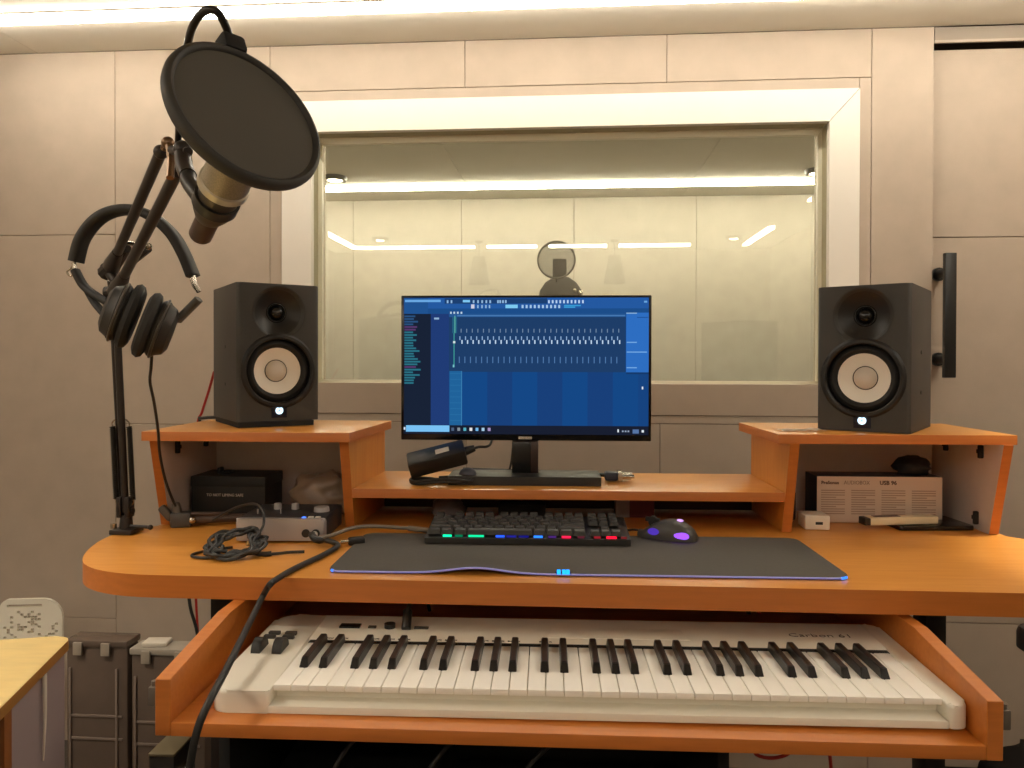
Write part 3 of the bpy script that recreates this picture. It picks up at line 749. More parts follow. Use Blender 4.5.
# audio interface
ai = thing('audio_interface', 'silver audio interface with knobs on top at the left of the desk', 'audio interface', D(-.483, 1.368, DZ), RD+R(2))
m = MB(); m.prism(rrect(-.081, .081, .0, .018, (.006, .006, 0, 0)), .004, .044, b=.007, seg=3); m.build('front_panel', SILVER, ai)
m = MB(); m.box(-.080, .080, .018, .145, .004, .0445, b=.003); m.build('case', mat('dark_case', (44, 43, 44), .5), ai)
m = MB()
for x in (-.06, .06):
    for y in (.03, .12): m.cyl((x, y, .0003), (x, y, .0045), .007, seg=14)
m.build('rubber_feet', BLACKM, ai)
for x, y, r, h, mt in ((-.030, .085, .0075, .0125, SILVER), (.004, .085, .0075, .0125, SILVER), (.060, .065, .015, .010, SILVER)):
    m = MB(); m.cyl((x, y, .0442), (x, y, .0445+h), r, r*.92, b=.001); m.cyl((x, y, .0442), (x, y, .0458), r*1.2, mi=1); m.build('control_knob', [mt, DARKGREY], ai)
m = MB(); m.ball((.041, .012, .0440), .0042, .0032, .002); m.build('status_light', emit('status_blue', (70, 120, 255), 2.0), ai)
for x in (.054, .067):
    m = MB(); m.box(x-.0045, x+.0045, .008, .016, .0430, .0465, b=.001); m.build('push_button', PALE, ai)
m = MB()
for x in (-.055, -.012): m.cyl((x, .045, .044), (x, .045, .053), .0012, seg=8)
m.build('toggle_switches', SILVER, ai)
m = MB()
for x in (.048, .066): m.cyl((x, .001, .018), (x, -.002, .018), .0075, seg=20)
m.build('jack_sockets', BLACK, ai)
# pale lead from the interface to the mat
pc = thing('headphone_lead', 'pale grey lead plugged into the audio interface, running behind the mat', 'cable', D(-.417, 1.366, DZ), RD)
m = MB(); m.cyl((0, 0, .018), (0, -.018, .0165), .0055, seg=14, b=.001); m.build('lead_plug', PALE, pc)
m = MB(); m.tube([(0, -.017, .0165), (.012, -.024, .016), (.035, -.012, .019), (.060, .02, .024), (.085, .05, .022), (.12, .073, .016), (.155, .082, .012)], .0034)
m.tube([(.155, .082, .012), (.165, .082, .011), (.20, .078, .009)], .005); m.tube([(.20, .078, .009), (.24, .085, .005), (.29, .09, .0035)], .0026); m.build('lead_sheath', GREYCABLE, pc)
# thick microphone cable over the desk's front edge
mc = thing('microphone_cable', 'thick black cable running off the desk front and down past the tray', 'cable', (0, 0, 0))
m = MB()
path = [D(-.398, 1.350, DZ+.012), on(338, 545, DZ+.0075), on(325, 554, DZ+.0048), on(306, 563, DZ+.0048), on(290, 571, DZ+.0048), on(277, 579, DZ+.0052), on(270, 584.5, DZ+.0040), at(264, 594, 1.118), at(255, 612, 1.09), at(241, 640, 1.01), at(226, 670, .935), at(210, 700, .875), at(198, 728, .858), at(190, 768, .855), at(187, 830, .86), at(186, 960, .9)]
m.tube(path, .0047, seg=12); m.build('cable_sheath', CABLE, mc)
m = MB(); m.tube([D(-.420, 1.358, DZ+.018), D(-.413, 1.345, DZ+.016), D(-.403, 1.341, DZ+.013), D(-.398, 1.350, DZ+.0125)], .0065); m.build('cable_plug', BLACK, mc)
o = thing('jack_adapter', 'small black plug adapter lying against the left end of the desk mat', 'adapter', on(357, 545, DZ), RD+R(28))
m = MB(); m.box(-.016, .014, -.008, .008, .0005, .015, b=.004); m.build('adapter_body', BLACK, o)
m = MB(); m.cyl((-.016, 0, .008), (-.030, 0, .008), .0035, seg=12); m.build('plug_pin', STEEL, o)
# coiled lead
cc = thing('coiled_cable', 'coil of thin black cable lying in front of the audio interface', 'cable', D(-.528, 1.282, DZ), RD)
m = MB(); lp = []
for k in range(84):
    a = 2*PI*k/12.3; rr = .031+.007*math.sin(k*2.1)+.004*math.sin(k*.37); yy = rr*1.35*math.sin(a)+.004*math.cos(k*1.3)
    lp.append((rr*1.2*math.cos(a)+.005*math.sin(k*.9), yy, .004+.026*max(0, min(1, (yy+.035)/.08))+.010*(k/84)*abs(math.sin(k*1.9))))
m.tube(lp, .0030, seg=8, step=4); m.build('cable_coil', CABLE, cc)
m = MB(); m.tube([(-.02, -.034, .004), (-.045, -.035, .003), (-.066, -.024, .003), (-.066, -.002, .003), (-.045, .022, .003), (-.02, .034, .004)], .0024); m.build('loose_loop', CABLE, cc)
m = MB(); m.tube([(.03, -.006, .006), (.05, -.010, .004), (.075, -.004, .004), (.09, .0, .005), (.115, .010, .004)], .0026); m.tube([(.03, -.006, .006), (.052, -.010, .004), (.064, -.007, .0045)], .0045); m.build('cable_end', CABLE, cc)
m = MB(); m.tube([(.022, .02, .018), (.030, .045, .04), (.018, .075, .060), (-.01, .11, .066), (-.05, .14, .056), (-.09, .165, .038), (-.12, .18, .020)], .0024); m.build('rising_lead', CABLE, cc)
m = MB(); m.box(.016, .026, .002, .018, .014, .022, b=.002); m.build('cable_tie', mat('tan_tie', (170, 130, 70), .6), cc)

# grey clamp gadget lying at the left back of the desk
cl = thing('phone_holder', 'grey plastic phone clamp lying at the foot of the left shelf', 'phone holder', D(-.728, 1.49, DZ), RD+R(16))
GP = mat('grey_plastic', (70, 66, 62), .5)
m = MB(); m.box(-.016, .022, -.013, .015, .0005, .030, b=.004); m.build('clamp_body', GP, cl)
for dx, a in ((-.014, -38), (.0, -14)):
    M = Matrix.Translation((dx, 0, .016)) @ Matrix.Rotation(R(a), 4, 'Y')
    m = MB(); m.box(-.0075, .0075, -.010, .010, .0, .034, b=.005, M=M); m.build('clamp_jaw', mat('jaw_grey', (92, 86, 78), .5), cl)
m = MB(); m.cyl((.018, 0, .014), (.125, .010, .012), .0085, b=.002); m.cyl((.022, -.004, .026), (.09, .004, .022), .004); m.build('folded_arm', mat('arm_brown_grey', (72, 56, 48), .45), cl)
m = MB(); m.ball((.026, -.016, .016), .007); m.build('clamp_screw', STEEL, cl)

# ------------------------------------------------------------------ left cubby
bb = thing('black_box', 'black cardboard box with a line of pale lettering under the left shelf', 'box', D(-.668, 1.580, DZ), RD+R(-1))
m = MB(); m.box(-.080, .080, 0, .10, .0005, .086, b=.002); m.build('carton', mat('black_card', (30, 29, 26), .7), bb)
m = MB(); m.box(-.081, .081, -.001, .101, .066, .088, b=.002); m.build('box_lid', mat('black_card_lid', (33, 32, 29), .7), bb)
m = MB(); m.text('TO NOT LIMING SAFE', .0085, Matrix.Translation((-.046, -.0012, .046)) @ Matrix.Rotation(R(90), 4, 'X'), xs=.95); m.build('box_lettering', mat('lettering_grey', (200, 190, 176), .8), bb, smooth=False)
m = MB(); m.box(-.03, -.01, .03, .06, .0885, .094, b=.002); m.box(-.036, -.030, .03, .05, .0885, .101, b=.001)
tag(m.build('cable_clip', BLACKM), 'small black clip lying on top of the black box', 'clip'); o = bpy.data.objects['cable_clip']; o.location = bb.location+Vector((0, 0, .0005)); o.rotation_euler.z = RD
m = MB()
r = bmesh.ops.create_icosphere(m.bm, subdivisions=4, radius=1)
from mathutils import noise as NZ
for v in r['verts']:
    p = v.co.copy(); k = 1+.26*NZ.noise(p*2.2+Vector((3, 1, 7)))+.13*abs(NZ.noise(p*6))-.08*abs(NZ.noise(p*11))
    v.co = Vector((p.x*.072*k, p.y*.05*k, max(.0005, .042+p.z*.048*k)))
bag = tag(m.build('plastic_bag', mat('bag_film', (150, 128, 108), .3, noise=.3, scale=30), angle=180), 'crumpled brownish plastic bag beside the black box under the left shelf', 'bag')
bag.location = D(-.482, 1.640, DZ)

# ------------------------------------------------------------------ under the monitor shelf
m = MB()
r = bmesh.ops.create_icosphere(m.bm, subdivisions=3, radius=1)
for v in r['verts']:
    p = v.co.copy(); k = 1+.3*NZ.noise(p*2.6+Vector((8, 2, 1)))
    v.co = Vector((p.x*.035*k, p.y*.025*k, max(.0005, .022+p.z*.026*k)))
o = tag(m.build('cloth_pouch', mat('pouch', (92, 84, 84), .6), angle=180), 'small crumpled grey pouch in the gap under the monitor shelf', 'pouch'); o.location = D(-.205, 1.60, DZ)
cbx = thing('small_carton', 'small red and white carton in the gap under the monitor shelf', 'box', D(.19, 1.63, DZ), RD)
m = MB(); m.box(-.04, .04, 0, .04, .0005, .045, b=.001); m.build('carton_body', mat('carton_red', (92, 28, 30), .6), cbx)
m = MB(); m.box(-.0415, -.012, -.0008, .0405, .0005, .0455, b=.001); m.build('carton_band', mat('carton_white', (130, 122, 116), .6), cbx)
m = MB(); m.box(-.05, .05, 0, .05, .0005, .030, b=.006); o = tag(m.build('black_case', BLACKM), 'flat black case in the dark gap behind the compact keyboard', 'case'); o.location = D(-.05, 1.61, DZ); o.rotation_euler.z = RD

# ------------------------------------------------------------------ right cubby
pbx = thing('product_box', 'white printed carton standing on edge under the right shelf', 'box', D(.6855, 1.602, DZ), RD)
CARD = mat('white_card', (214, 196, 178), .6)
m = MB(); m.box(-.1265, .1265, 0, .072, .0005, .096, b=.001); 
for f in m.bm.faces:
    if abs(f.normal.x) > .5 or f.normal.z > .5: f.material_index = 1
m.build('carton', [CARD, mat('card_side_blue', (52, 48, 56), .6)], pbx)
RX = Matrix.Rotation(PI/2, 4, 'X')
m = MB(); m.text('PreSonus', .0095, Matrix.Translation((-.118, -.0006, .080)) @ RX, xs=1.0, bold=.0002)
m.text('AUDIOBOX', .0115, Matrix.Translation((-.072, -.0006, .0795)) @ RX, mi=1, xs=.86); m.text('USB 96', .0115, Matrix.Translation((.0, -.0006, .0795)) @ RX, xs=1.0, bold=.0003)
m.build('carton_lettering', [mat('print_brown', (104, 84, 72), .8), mat('print_pale', (158, 136, 120), .8)], pbx, smooth=False)
m = MB()
for c in range(4):
    x0 = -.118+c*.061
    for k in range(11): m.box(x0, x0+(.048 if k % 4 != 3 else .030), -.0006, -.0001, .066-k*.0048, .0682-k*.0048)
m.build('printed_paragraphs', mat('print_text', (176, 152, 134), .8), pbx, smooth=False)
m = MB()
r = bmesh.ops.create_icosphere(m.bm, subdivisions=3, radius=1)
for v in r['verts']:
    p = v.co.copy(); k = 1+.35*NZ.noise(p*1.8+Vector((2, 6, 1)))
    v.co = Vector((p.x*.036*k, p.y*.028*k, max(.0005, .016+p.z*.024*k)))
o = tag(m.build('black_pouch', mat('pouch_black', (22, 22, 26), .7), angle=180), 'crumpled black pouch lying on top of the white printed carton', 'pouch'); o.location = D(.768, 1.637, DZ+.0965)
m = MB(); m.box(-.012, .012, 0, .06, .0005, .062, b=.005); o = tag(m.build('dark_case', mat('plum_case', (40, 28, 36), .6)), 'narrow dark case squeezed left of the white printed carton', 'case'); o.location = D(.510, 1.615, DZ); o.rotation_euler.z = RD
ch = thing('usb_charger', 'small white charger block at the left under the right shelf', 'charger', D(.535, 1.528, DZ), RD+R(-3))
m = MB(); m.box(-.024, .024, 0, .052, .0005, .029, b=.003); m.build('charger_body', mat('charger_white', (236, 226, 206), .35), ch)
m = MB(); m.box(-.004, .010, -.0006, .002, .011, .0165, b=.0005); m.build('usb_port', BLACK, ch)
tb = thing('tablet', 'flat black tablet lying under the white remote in the right shelf', 'tablet', D(.770, 1.535, DZ), RD+R(4))
m = MB(); m.prism(rrect(-.075, .075, 0, .11, .008), .0005, .009, b=.002); m.build('tablet_body', BLACKG, tb)
m = MB(); m.box(-.018, -.006, .020, .028, .009, .0098); m.build('camera_mark', PALE, tb, smooth=False)
rm = thing('remote_stick', 'long white remote with black end lying across the black tablet', 'remote', D(.702, 1.553, DZ+.0098), RD+R(10))
m = MB(); m.box(-.068, .078, -.013, .013, .0, .0155, b=.003); m.build('remote_body', mat('ivory', (226, 212, 176), .4), rm)
m = MB(); m.box(-.078, -.0665, -.0128, .0128, .0002, .0150, b=.002); m.build('remote_end', BLACK, rm)
m = MB(); m.box(-.055, .0, -.007, .007, .0154, .0164, b=.0005); m.build('button_panel', mat('button_brown', (88, 66, 56), .5), rm)
m = MB(); g = []
for i in range(9):
    g.append([m.bm.verts.new((-.045+.09*i/8, -.022+.044*j/5, .0012+.005*abs(NZ.noise(Vector((i*.5, j*.6, 2)))))) for j in range(6)])
for i in range(8):
    for j in range(5): m.bm.faces.new((g[i][j], g[i+1][j], g[i+1][j+1], g[i][j+1]))
bmesh.ops.solidify(m.bm, geom=list(m.bm.faces), thickness=.0006)
o = tag(m.build('paper_scrap', mat('paper', (238, 224, 204), .6), angle=180), 'crumpled white paper scrap on the right shelf beside the speaker', 'paper'); o.location = D(.500, 1.53, HZ+.0012); o.rotation_euler.z = RD+R(8)

# ================================================================== BOOM ARM, MICROPHONE, POP FILTER, HEADPHONES
arm = thing('boom_arm', 'black sprung scissor arm clamped to the left end of the desk', 'microphone arm', (0, 0, 0))
pb0 = at(121, 531, 1.43); pt = at(114, 292, 1.385)
m = MB(); b0 = D(-.806, 1.435, .7505)
m.box(b0.x-.020, b0.x+.024, b0.y-.025, b0.y+.02, .7505, .760, b=.002); m.box(b0.x-.030, b0.x-.020, b0.y-.02, b0.y+.02, .66, .760, b=.002) if False else None
m.cyl(b0+Vector((0, 0, .008)), b0+Vector((0, 0, .034)), .0125, .0105); m.build('clamp_base', BLKMET, arm)
m = MB(); m.cyl(b0+Vector((.012, -.005, .0135)), b0+Vector((.055, -.012, .0135)), .0035, seg=12); m.ball(b0+Vector((.055, -.012, .0135)), .005); m.build('clamp_lever', BLKMET, arm)
m = MB(); m.cyl(b0+Vector((-.018, -.012, .010)), b0+Vector((-.018, -.012, .019)), .0055, seg=14); m.build('clamp_screw', STEEL, arm)
ax = (pt-b0).normalized(); sx = Vector((1, 0, 0))
m = MB(); yb = b0+ax*.030
for s in (-.014, .002): m.box(-.0045, .0045, -.011, .011, 0, .040, b=.002, M=Matrix.Translation(yb+sx*(s+.006)))
m.cyl(yb+sx*-.014+Vector((0, 0, .012)), yb+sx*.016+Vector((0, 0, .012)), .006, seg=16); m.build('lower_joint', BLKMET, arm)
lo0, lo1 = b0+ax*.045, pt
m = MB(); m.cyl(lo0+sx*.001, lo1+sx*.003, .0066, seg=16); m.build('lower_tube', BLKMET, arm)
m = MB(); m.cyl(lo0+sx*-.0115+Vector((0, .012, 0)), lo1+sx*-.011+Vector((0, .010, 0)), .0058, seg=16); m.build('lower_tube', BLKMET, arm)
for s in (-.0165, .0165):
    a = b0+ax*.065+sx*s; c = b0+ax*.205+sx*s
    m = MB(); sp = []
    for k in range(38*8+1): t_ = k/(38*8); w_ = 2*PI*38*t_; sp.append(a.lerp(c, t_)+Vector((.0047*math.cos(w_), .0047*math.sin(w_), 0)))
    m.tube(sp, .0013, seg=5, smooth=False); m.cyl(a, c, .0042, seg=10)
    m.build('spring', mat('spring_dark', (38, 36, 34), .35, metal=.6), arm)
    m = MB(); m.tube([a, a-ax*.008, b0+ax*.05+sx*s*.6], .0013, seg=6); m.tube([c, c+ax*.008, c+ax*.014-sx*s*.4], .0013, seg=6); m.build('spring_hook', STEEL, arm)
a0, a1 = at(111, 268, 1.355), at(161, 152, 1.00)
c0, c1 = at(117, 290, 1.34), at(177, 172, .97)
m = MB(); m.cyl(a0, a1, .0078, seg=16); m.ball(a1, .0098); m.build('upper_tube', BLKMET, arm)
m = MB(); m.cyl(c0, c1, .0082, seg=16); m.build('upper_tube', BLKMET, arm)
m = MB(); el = (pt+a0)/2
m.cyl(pt+Vector((-.016, 0, 0)), pt+Vector((.016, 0, 0)), .011, seg=20); m.cyl(a0+Vector((-.012, 0, .004)), c0+Vector((.006, 0, .004)), .009, seg=16)
for t0, t1 in ((a0, a1), (c0, c1)):
    dirv = (t1-t0).normalized(); q = dirv.to_track_quat('Z', 'Y').to_matrix().to_4x4()
    M = Matrix.Translation(t0) @ q
    bf = set(m.bm.faces)
    m.lathe([(0, -.012), (.015, -.012), (.015, .02), (.009, .085), (0, .085)], M, seg=14)
m.tube([at(106, 273, 1.36), at(116, 262, 1.335), at(126, 248, 1.30)], lambda s_: .0155-.006*s_, seg=10); m.tube([at(127, 266, 1.28), at(137, 257, 1.262), at(147, 248, 1.245)], lambda s_: .006+.003*s_, seg=10)
m.tube([at(111, 280, 1.37), at(113, 296, 1.385)], .007, seg=10)
m.build('elbow_joint', BLKMET, arm)
m = MB(); k0 = at(122, 245, 1.27); k1 = at(148, 248, 1.24)
m.cyl(at(128, 243, 1.26), at(147, 246, 1.23), .004, seg=10); m.ball(at(148, 246, 1.23), .0065); m.build('cross_bolt', STEEL, arm)
m = MB(); h0 = at(168, 142, .975); 
m.tube([at(164, 149, .985), h0, at(171, 160, .965), at(170, 178, .955)], .005, seg=8); m.ball(at(168, 143, .975), .0085); m.build('head_bracket', mat('bronze_metal', (120, 96, 74), .3, metal=.9), arm)
m = MB(); m.cyl(at(172, 150, .965), at(188, 152, .93), .006, seg=12); m.ball(at(183, 150, .94), .012); m.tube([at(183, 152, .94), at(184, 165, .925), at(188, 176, .905)], .0105, seg=12)
m.build('swivel_joint', BLKMET, arm)
m = MB(); m.cyl(at(176, 146, .965), at(182, 159, .955), .004, seg=10); m.cyl(at(181, 166, .945), at(190, 158, .93), .003, seg=8); m.build('wing_nut', STEEL, arm)
# microphone
mb_, mt_ = at(200, 236, .885), at(244, 142, .785)
mv = (mt_-mb_); ML = mv.length; q = mv.to_track_quat('Z', 'Y').to_matrix().to_4x4(); MM = Matrix.Translation(mb_) @ q
mic = thing('condenser_microphone', 'champagne condenser microphone held behind the round pop filter', 'microphone')
m = MB(); m.lathe([(0, 0), (.0125, 0), (.0135, .002), (.0135, ML*.22), (.0135, ML*.24), (0, ML*.24)], MM, seg=28); m.build('cable_connector', mat('connector_brown', (74, 58, 52), .4, metal=.3), mic)
m = MB(); m.lathe([(0, ML*.22), (.0155, ML*.22), (.0215, ML*.30), (.0225, ML*.50), (.0225, ML*.56), (0, ML*.56)], MM, seg=32); m.build('microphone_body', mat('mic_body', (74, 66, 58), .4, metal=.3), mic)
m = MB(); m.lathe([(.0225, ML*.54), (.0280, ML*.55), (.0280, ML*.60), (.0262, ML*.61)], MM, seg=36); m.build('grille_ring', mat('champagne', (190, 182, 162), .35, metal=.5), mic)
m = MB(); m.lathe([(0, ML*.60), (.0262, ML*.60), (.0268, ML*.92), (.0225, ML*.98), (.012, ML*1.02), (0, ML*1.03)], MM, seg=36); m.build('grille', mat('grille_mesh', (166, 156, 136), .5, metal=.4, noise=.35, scale=900), mic)
m = MB(); cpos = mb_.lerp(mt_, .42)
m.lathe([(.0218, ML*.36), (.0256, ML*.36), (.0256, ML*.44), (.0218, ML*.44)], MM, seg=32)
m.tube([at(188, 176, .905), at(190, 184, .893), mb_.lerp(mt_, .40)+Vector((-.020, .018, .0)), mb_.lerp(mt_, .40)], .0095, seg=12); m.build('microphone_clip', BLACK, arm)
m = MB(); m.box(-.010, .010, .012, .030, ML*.16, ML*.40, b=.004, M=MM @ Matrix.Rotation(R(-60), 4, 'Z')); m.build('shock_fin', BLACK, mic)
# pop filter
pc_ = at(246, 116.5, .752)
nrm = Vector((.77, -.54, .43)).normalized()
PQ = nrm.to_track_quat('Z', 'Y').to_matrix().to_4x4(); PM = Matrix.Translation(pc_) @ PQ
pf = thing('pop_filter', 'round black pop filter on a gooseneck in front of the microphone', 'pop filter')
m = MB(); m.torus(.0795, .0054, PM @ Matrix.Diagonal((1, 1, 1.5, 1)), seg=64); m.build('filter_ring', mat('ring_black', (46, 45, 42), .6), pf)
MESHC = sheer('pop_mesh', (92, 90, 85), .95)
for z in (.0035, -.0035):
    m = MB(); m.lathe([(0, z*1.9), (.03, z*1.7), (.055, z*1.3), (.078, z)], PM, seg=64); m.build('filter_mesh', MESHC, pf)
tp = at(229, 47, .70)
m = MB(); m.box(-.013, .013, -.010, .010, -.011, .011, b=.004, M=Matrix.Translation(at(231, 47, .778)) @ PQ); m.build('filter_clamp', BLACKM, pf)
m = MB(); m.tube([at(231, 43, .778), at(226, 27, .770), at(217, 12, .758), at(205, 11, .762), at(194, 24, .78), at(187, 48, .815), at(181, 90, .865), at(179, 120, .91), at(178, 148, .955)], .0042, seg=12, step=10); m.build('gooseneck', mat('gooseneck_metal', (40, 38, 36), .3, metal=.7), pf)

# headphones hung over the upper arm
hp = thing('headphones', 'black over-ear headphones hanging from the microphone arm', 'headphones')
HY = 1.25
pts_ = [at(76, 262, HY), at(82, 240, HY), at(95, 222, HY), at(112, 212, HY), at(134, 210, HY), at(154, 218, HY), at(172, 234, HY), at(184, 254, HY), at(193, 276, HY)]
def strap(name, pts, hw, th, mt, parent):
    """flat padded band along pts: hw deep (along Y), th thick"""
    m = MB(); C = []; P = pts
    for i in range(len(P)-1):
        a, b_, c, d = P[max(i-1, 0)], P[i], P[i+1], P[min(i+2, len(P)-1)]
        for k in range(8):
            t = k/8; C.append(.5*((2*b_)+(c-a)*t+(2*a-5*b_+4*c-d)*t*t+(3*b_-a-3*c+d)*t**3))
    C.append(P[-1]); prev = None; n = len(C); N = 14
    for i, p in enumerate(C):
        t = (C[min(i+1, n-1)]-C[max(i-1, 0)]).normalized(); o_ = t.cross(Vector((0, 1, 0))).normalized()
        rg = [m.bm.verts.new(p+Vector((0, 1, 0))*hw*math.copysign(abs(math.cos(2*PI*k/N))**.6, math.cos(2*PI*k/N))+o_*th*math.copysign(abs(math.sin(2*PI*k/N))**.6, math.sin(2*PI*k/N))) for k in range(N)]
        if prev:
            for k in range(N): m.bm.faces.new((prev[k], prev[(k+1) % N], rg[(k+1) % N], rg[k]))
        else: m.bm.faces.new(rg[::-1])
        prev = rg
    m.bm.faces.new(prev)
    return m.build(name, mt, parent, angle=50)
HB = mat('headband_leatherette', (30, 28, 26), .6)
strap('headband', pts_, .016, .0085, HB, hp)
m = MB(); m.tube([at(75, 262, HY), at(71, 268, HY), at(67, 272, HY), at(71, 276, HY), at(77, 270, HY)], .0016, seg=8); m.tube([at(74, 263, HY), at(75, 272, HY)], .004, seg=8); m.build('wire_loop', STEEL, hp)
m = MB(); m.tube([at(193, 276, HY), at(195, 284, HY), at(199, 292, HY)], .0042, seg=8); m.tube([at(190, 277, HY), at(193, 286, HY), at(198, 292, HY)], .0016, seg=8); m.build('slider', STEEL, hp)
strap('yoke_arm', [at(75, 270, HY), at(84, 286, HY), at(97, 296, HY-.01), at(112, 305, HY-.02)], .009, .0058, HB, hp)
strap('yoke_arm', [at(88, 291, HY), at(95, 303, HY), at(104, 314, HY-.01)], .009, .0045, HB, hp)
strap('yoke_arm', [at(199, 299, HY), at(189, 309, HY), at(177, 321, HY-.01)], .009, .0058, mat('yoke_grey', (66, 62, 56), .5), hp)
CUP = mat('earcup_shell', (38, 35, 32), .5); PADL = mat('ear_pad', (30, 28, 26), .7)
def cup(c, n, roll):
    n = Vector(n).normalized(); q = n.to_track_quat('Z', 'Y').to_matrix().to_4x4()
    M = Matrix.Translation(c) @ q @ Matrix.Rotation(roll, 4, 'Z') @ Matrix.Diagonal((1.05, 1.32, 1.05, 1))
    m = MB(); m.lathe([(0, -.030), (.022, -.029), (.030, -.024), (.034, -.014), (.036, -.012), (.037, -.004), (.034, .0), (0, .0)], M, seg=36); cu = m.build('ear_cup', CUP, hp)
    m = MB(); m.lathe([(.033, .0), (.040, .003), (.043, .009), (.0405, .016), (.034, .020), (.026, .018), (.022, .010), (.022, .004)], M, seg=40); m.lathe([(0, .004), (.023, .004), (.023, .002), (0, .002)], M, seg=30)
    m.build('ear_pad', PADL, cu)
    m = MB(); m.torus(.0372, .0022, M @ Matrix.Translation((0, 0, -.008))); m.build('cup_trim', mat('cup_trim', (64, 58, 50), .4), cu)
cup(at(124, 314, HY-.03), (.84, .43, -.33), 0)
cup(at(154, 327, HY-.03), (-.84, -.43, .33), 0)
m = MB(); m.tube([at(152, 352, HY-.02), at(151, 368, HY), at(150, 382, 1.28), at(154, 402, 1.31), at(158, 430, 1.35), at(160, 455, 1.38), at(166, 482, 1.42), at(175, 505, 1.455), at(182, 516, 1.47)], .0026, seg=10); m.build('headphone_cord', CABLE, hp)

# ------------------------------------------------------------------ leads behind the speakers and below
tag(MB().tube([at(214, 372, 1.78), at(209, 390, 1.80), at(202, 412, 1.82), at(197, 430, 1.83), at(192, 520, 1.86), at(196, 600, 1.86), at(199, 660, 1.86), at(201, 740, 1.86), at(202, 860, 1.86)], .0032, seg=8).build('red_cable', RED), 'thin red cable dropping behind the speaker on the left shelf', 'cable')
tag(MB().tube([D(-.66, 1.71, .965), D(-.69, 1.74, .952), at(203, 418, 1.79), at(199, 428, 1.80), at(186, 520, 1.83), at(189, 598, 1.83), at(197, 632, 1.83), at(205, 690, 1.83), at(209, 745, 1.83), at(207, 860, 1.83)], .004, seg=8).build('speaker_lead', CABLE), 'black lead from the left speaker, hanging beside the red cable', 'cable')
tag(MB().tube([D(.715, 1.72, 1.00), D(.74, 1.735, .970), D(.765, 1.74, .952), D(.79, 1.75, .92), D(.80, 1.76, .6)], .004, seg=8).build('speaker_lead', CABLE), 'black lead curving down behind the speaker on the right shelf', 'cable')

# ================================================================== UNDER THE TRAY
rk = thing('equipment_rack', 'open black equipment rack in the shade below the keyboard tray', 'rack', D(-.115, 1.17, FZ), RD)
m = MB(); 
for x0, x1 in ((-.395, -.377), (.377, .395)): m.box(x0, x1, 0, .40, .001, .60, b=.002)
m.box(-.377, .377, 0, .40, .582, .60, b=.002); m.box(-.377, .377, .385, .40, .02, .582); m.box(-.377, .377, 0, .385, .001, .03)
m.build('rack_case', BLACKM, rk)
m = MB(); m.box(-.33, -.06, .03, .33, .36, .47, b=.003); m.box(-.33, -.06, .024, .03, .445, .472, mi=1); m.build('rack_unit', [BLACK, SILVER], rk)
m = MB(); m.box(-.376, .376, .02, .36, .335, .35); m.build('rack_shelf', BLKMET, rk)
m = MB()
for k in range(3): m.tube([(-.20+k*.15, .05, .474), (-.22+k*.15, .03, .50), (-.18+k*.16, .06, .545), (-.12+k*.16, .12, .52), (-.1+k*.15, .2, .474)], .004)
m.build('patch_leads', CABLE, rk)
rc = thing('red_cable_coil', 'tangle of red and black cable below the right end of the tray', 'cable', D(.40, 1.34, .46), RD)
hk = [(-.05, .0, .0)]
m = MB(); lp = []
for k in range(40): a = 2*PI*k/11; lp.append((.050*math.cos(a)*(1+.3*math.sin(k)), .02*math.sin(k*.7), -.02+.040*math.sin(a)))
m.tube(lp, .003, step=4); m.tube([(.09, 0, -.46), (.10, 0, -.2), (.085, 0, .0), (.06, 0, .05), (0, .03, .14), (-.05, .05, .23)], .003); m.build('red_strand', RED, rc)
m = MB(); m.tube([(-.085, 0, -.46), (-.09, 0, -.2), (-.08, 0, .0), (-.05, 0, .05), (-.03, .03, .14), (-.06, .05, .23)], .004); m.build('black_strand', CABLE, rc)
ps = thing('metal_stand', 'black square post with side knob below the left end of the tray', 'stand', at(172, 740, 1.04)*1.0, RD)
ps.location.z = FZ; hz = at(172, 742, 1.05).z-FZ
m = MB(); m.box(-.018, .018, -.03, .03, .012, hz, b=.002); m.build('post', mat('post_dark', (42, 39, 35), .5), ps)
m = MB(); m.box(-.0185, .0185, -.031, .031, hz, hz+.004, b=.001); m.build('post_cap', mat('cap_olive', (112, 102, 78), .5), ps)
m = MB(); m.box(-.07, .06, -.10, .10, 0.0005, .012, b=.003); m.build('post_foot', BLKMET, ps)
m = MB(); m.cyl((.018, 0, hz-.03), (.030, 0, hz-.03), .007, seg=16); m.build('side_knob', STEEL, ps)

# ================================================================== LEFT SIDE: table, chair, storage boxes
tbl = thing('side_table', 'light maple topped table at the left edge of the picture', 'table')
TT = .735
e0 = at(65, 642, .95); 
def tz(u, v): 
    d = fw + rt*((u-512)/F) - up*((v-CY)/F); k = (TT-CAM_H)/d.z; return (d.x*k, d.y*k)
A_, B_ = tz(73, 635), tz(0, 708)
ex = Vector((A_[0]-B_[0], A_[1]-B_[1])).normalized(); pxv = Vector((-ex.y, ex.x))
far = Vector(A_); near = far-ex*1.0
def TP(a, b_): v = far-ex*a+pxv*b_; return (v.x, v.y)
m = MB(); cr = []
for k in range(7):
    t = R(90*k/6); cr.append(TP(.018-.018*math.sin(t), .018-.018*math.cos(t)))
m.prism(cr+[TP(0, .62), TP(.85, .62), TP(.85, 0)], TT-.013, TT, b=.002)
for f in m.bm.faces:
    if abs(f.normal.z) < .5: f.material_index = 1
m.build('table_top', [mat('maple', (248, 218, 146), .35, noise=.12, scale=7, stretch=(3, 12, 3), coat=.1), mat('maple_edge', (150, 104, 44), .5)], tbl)
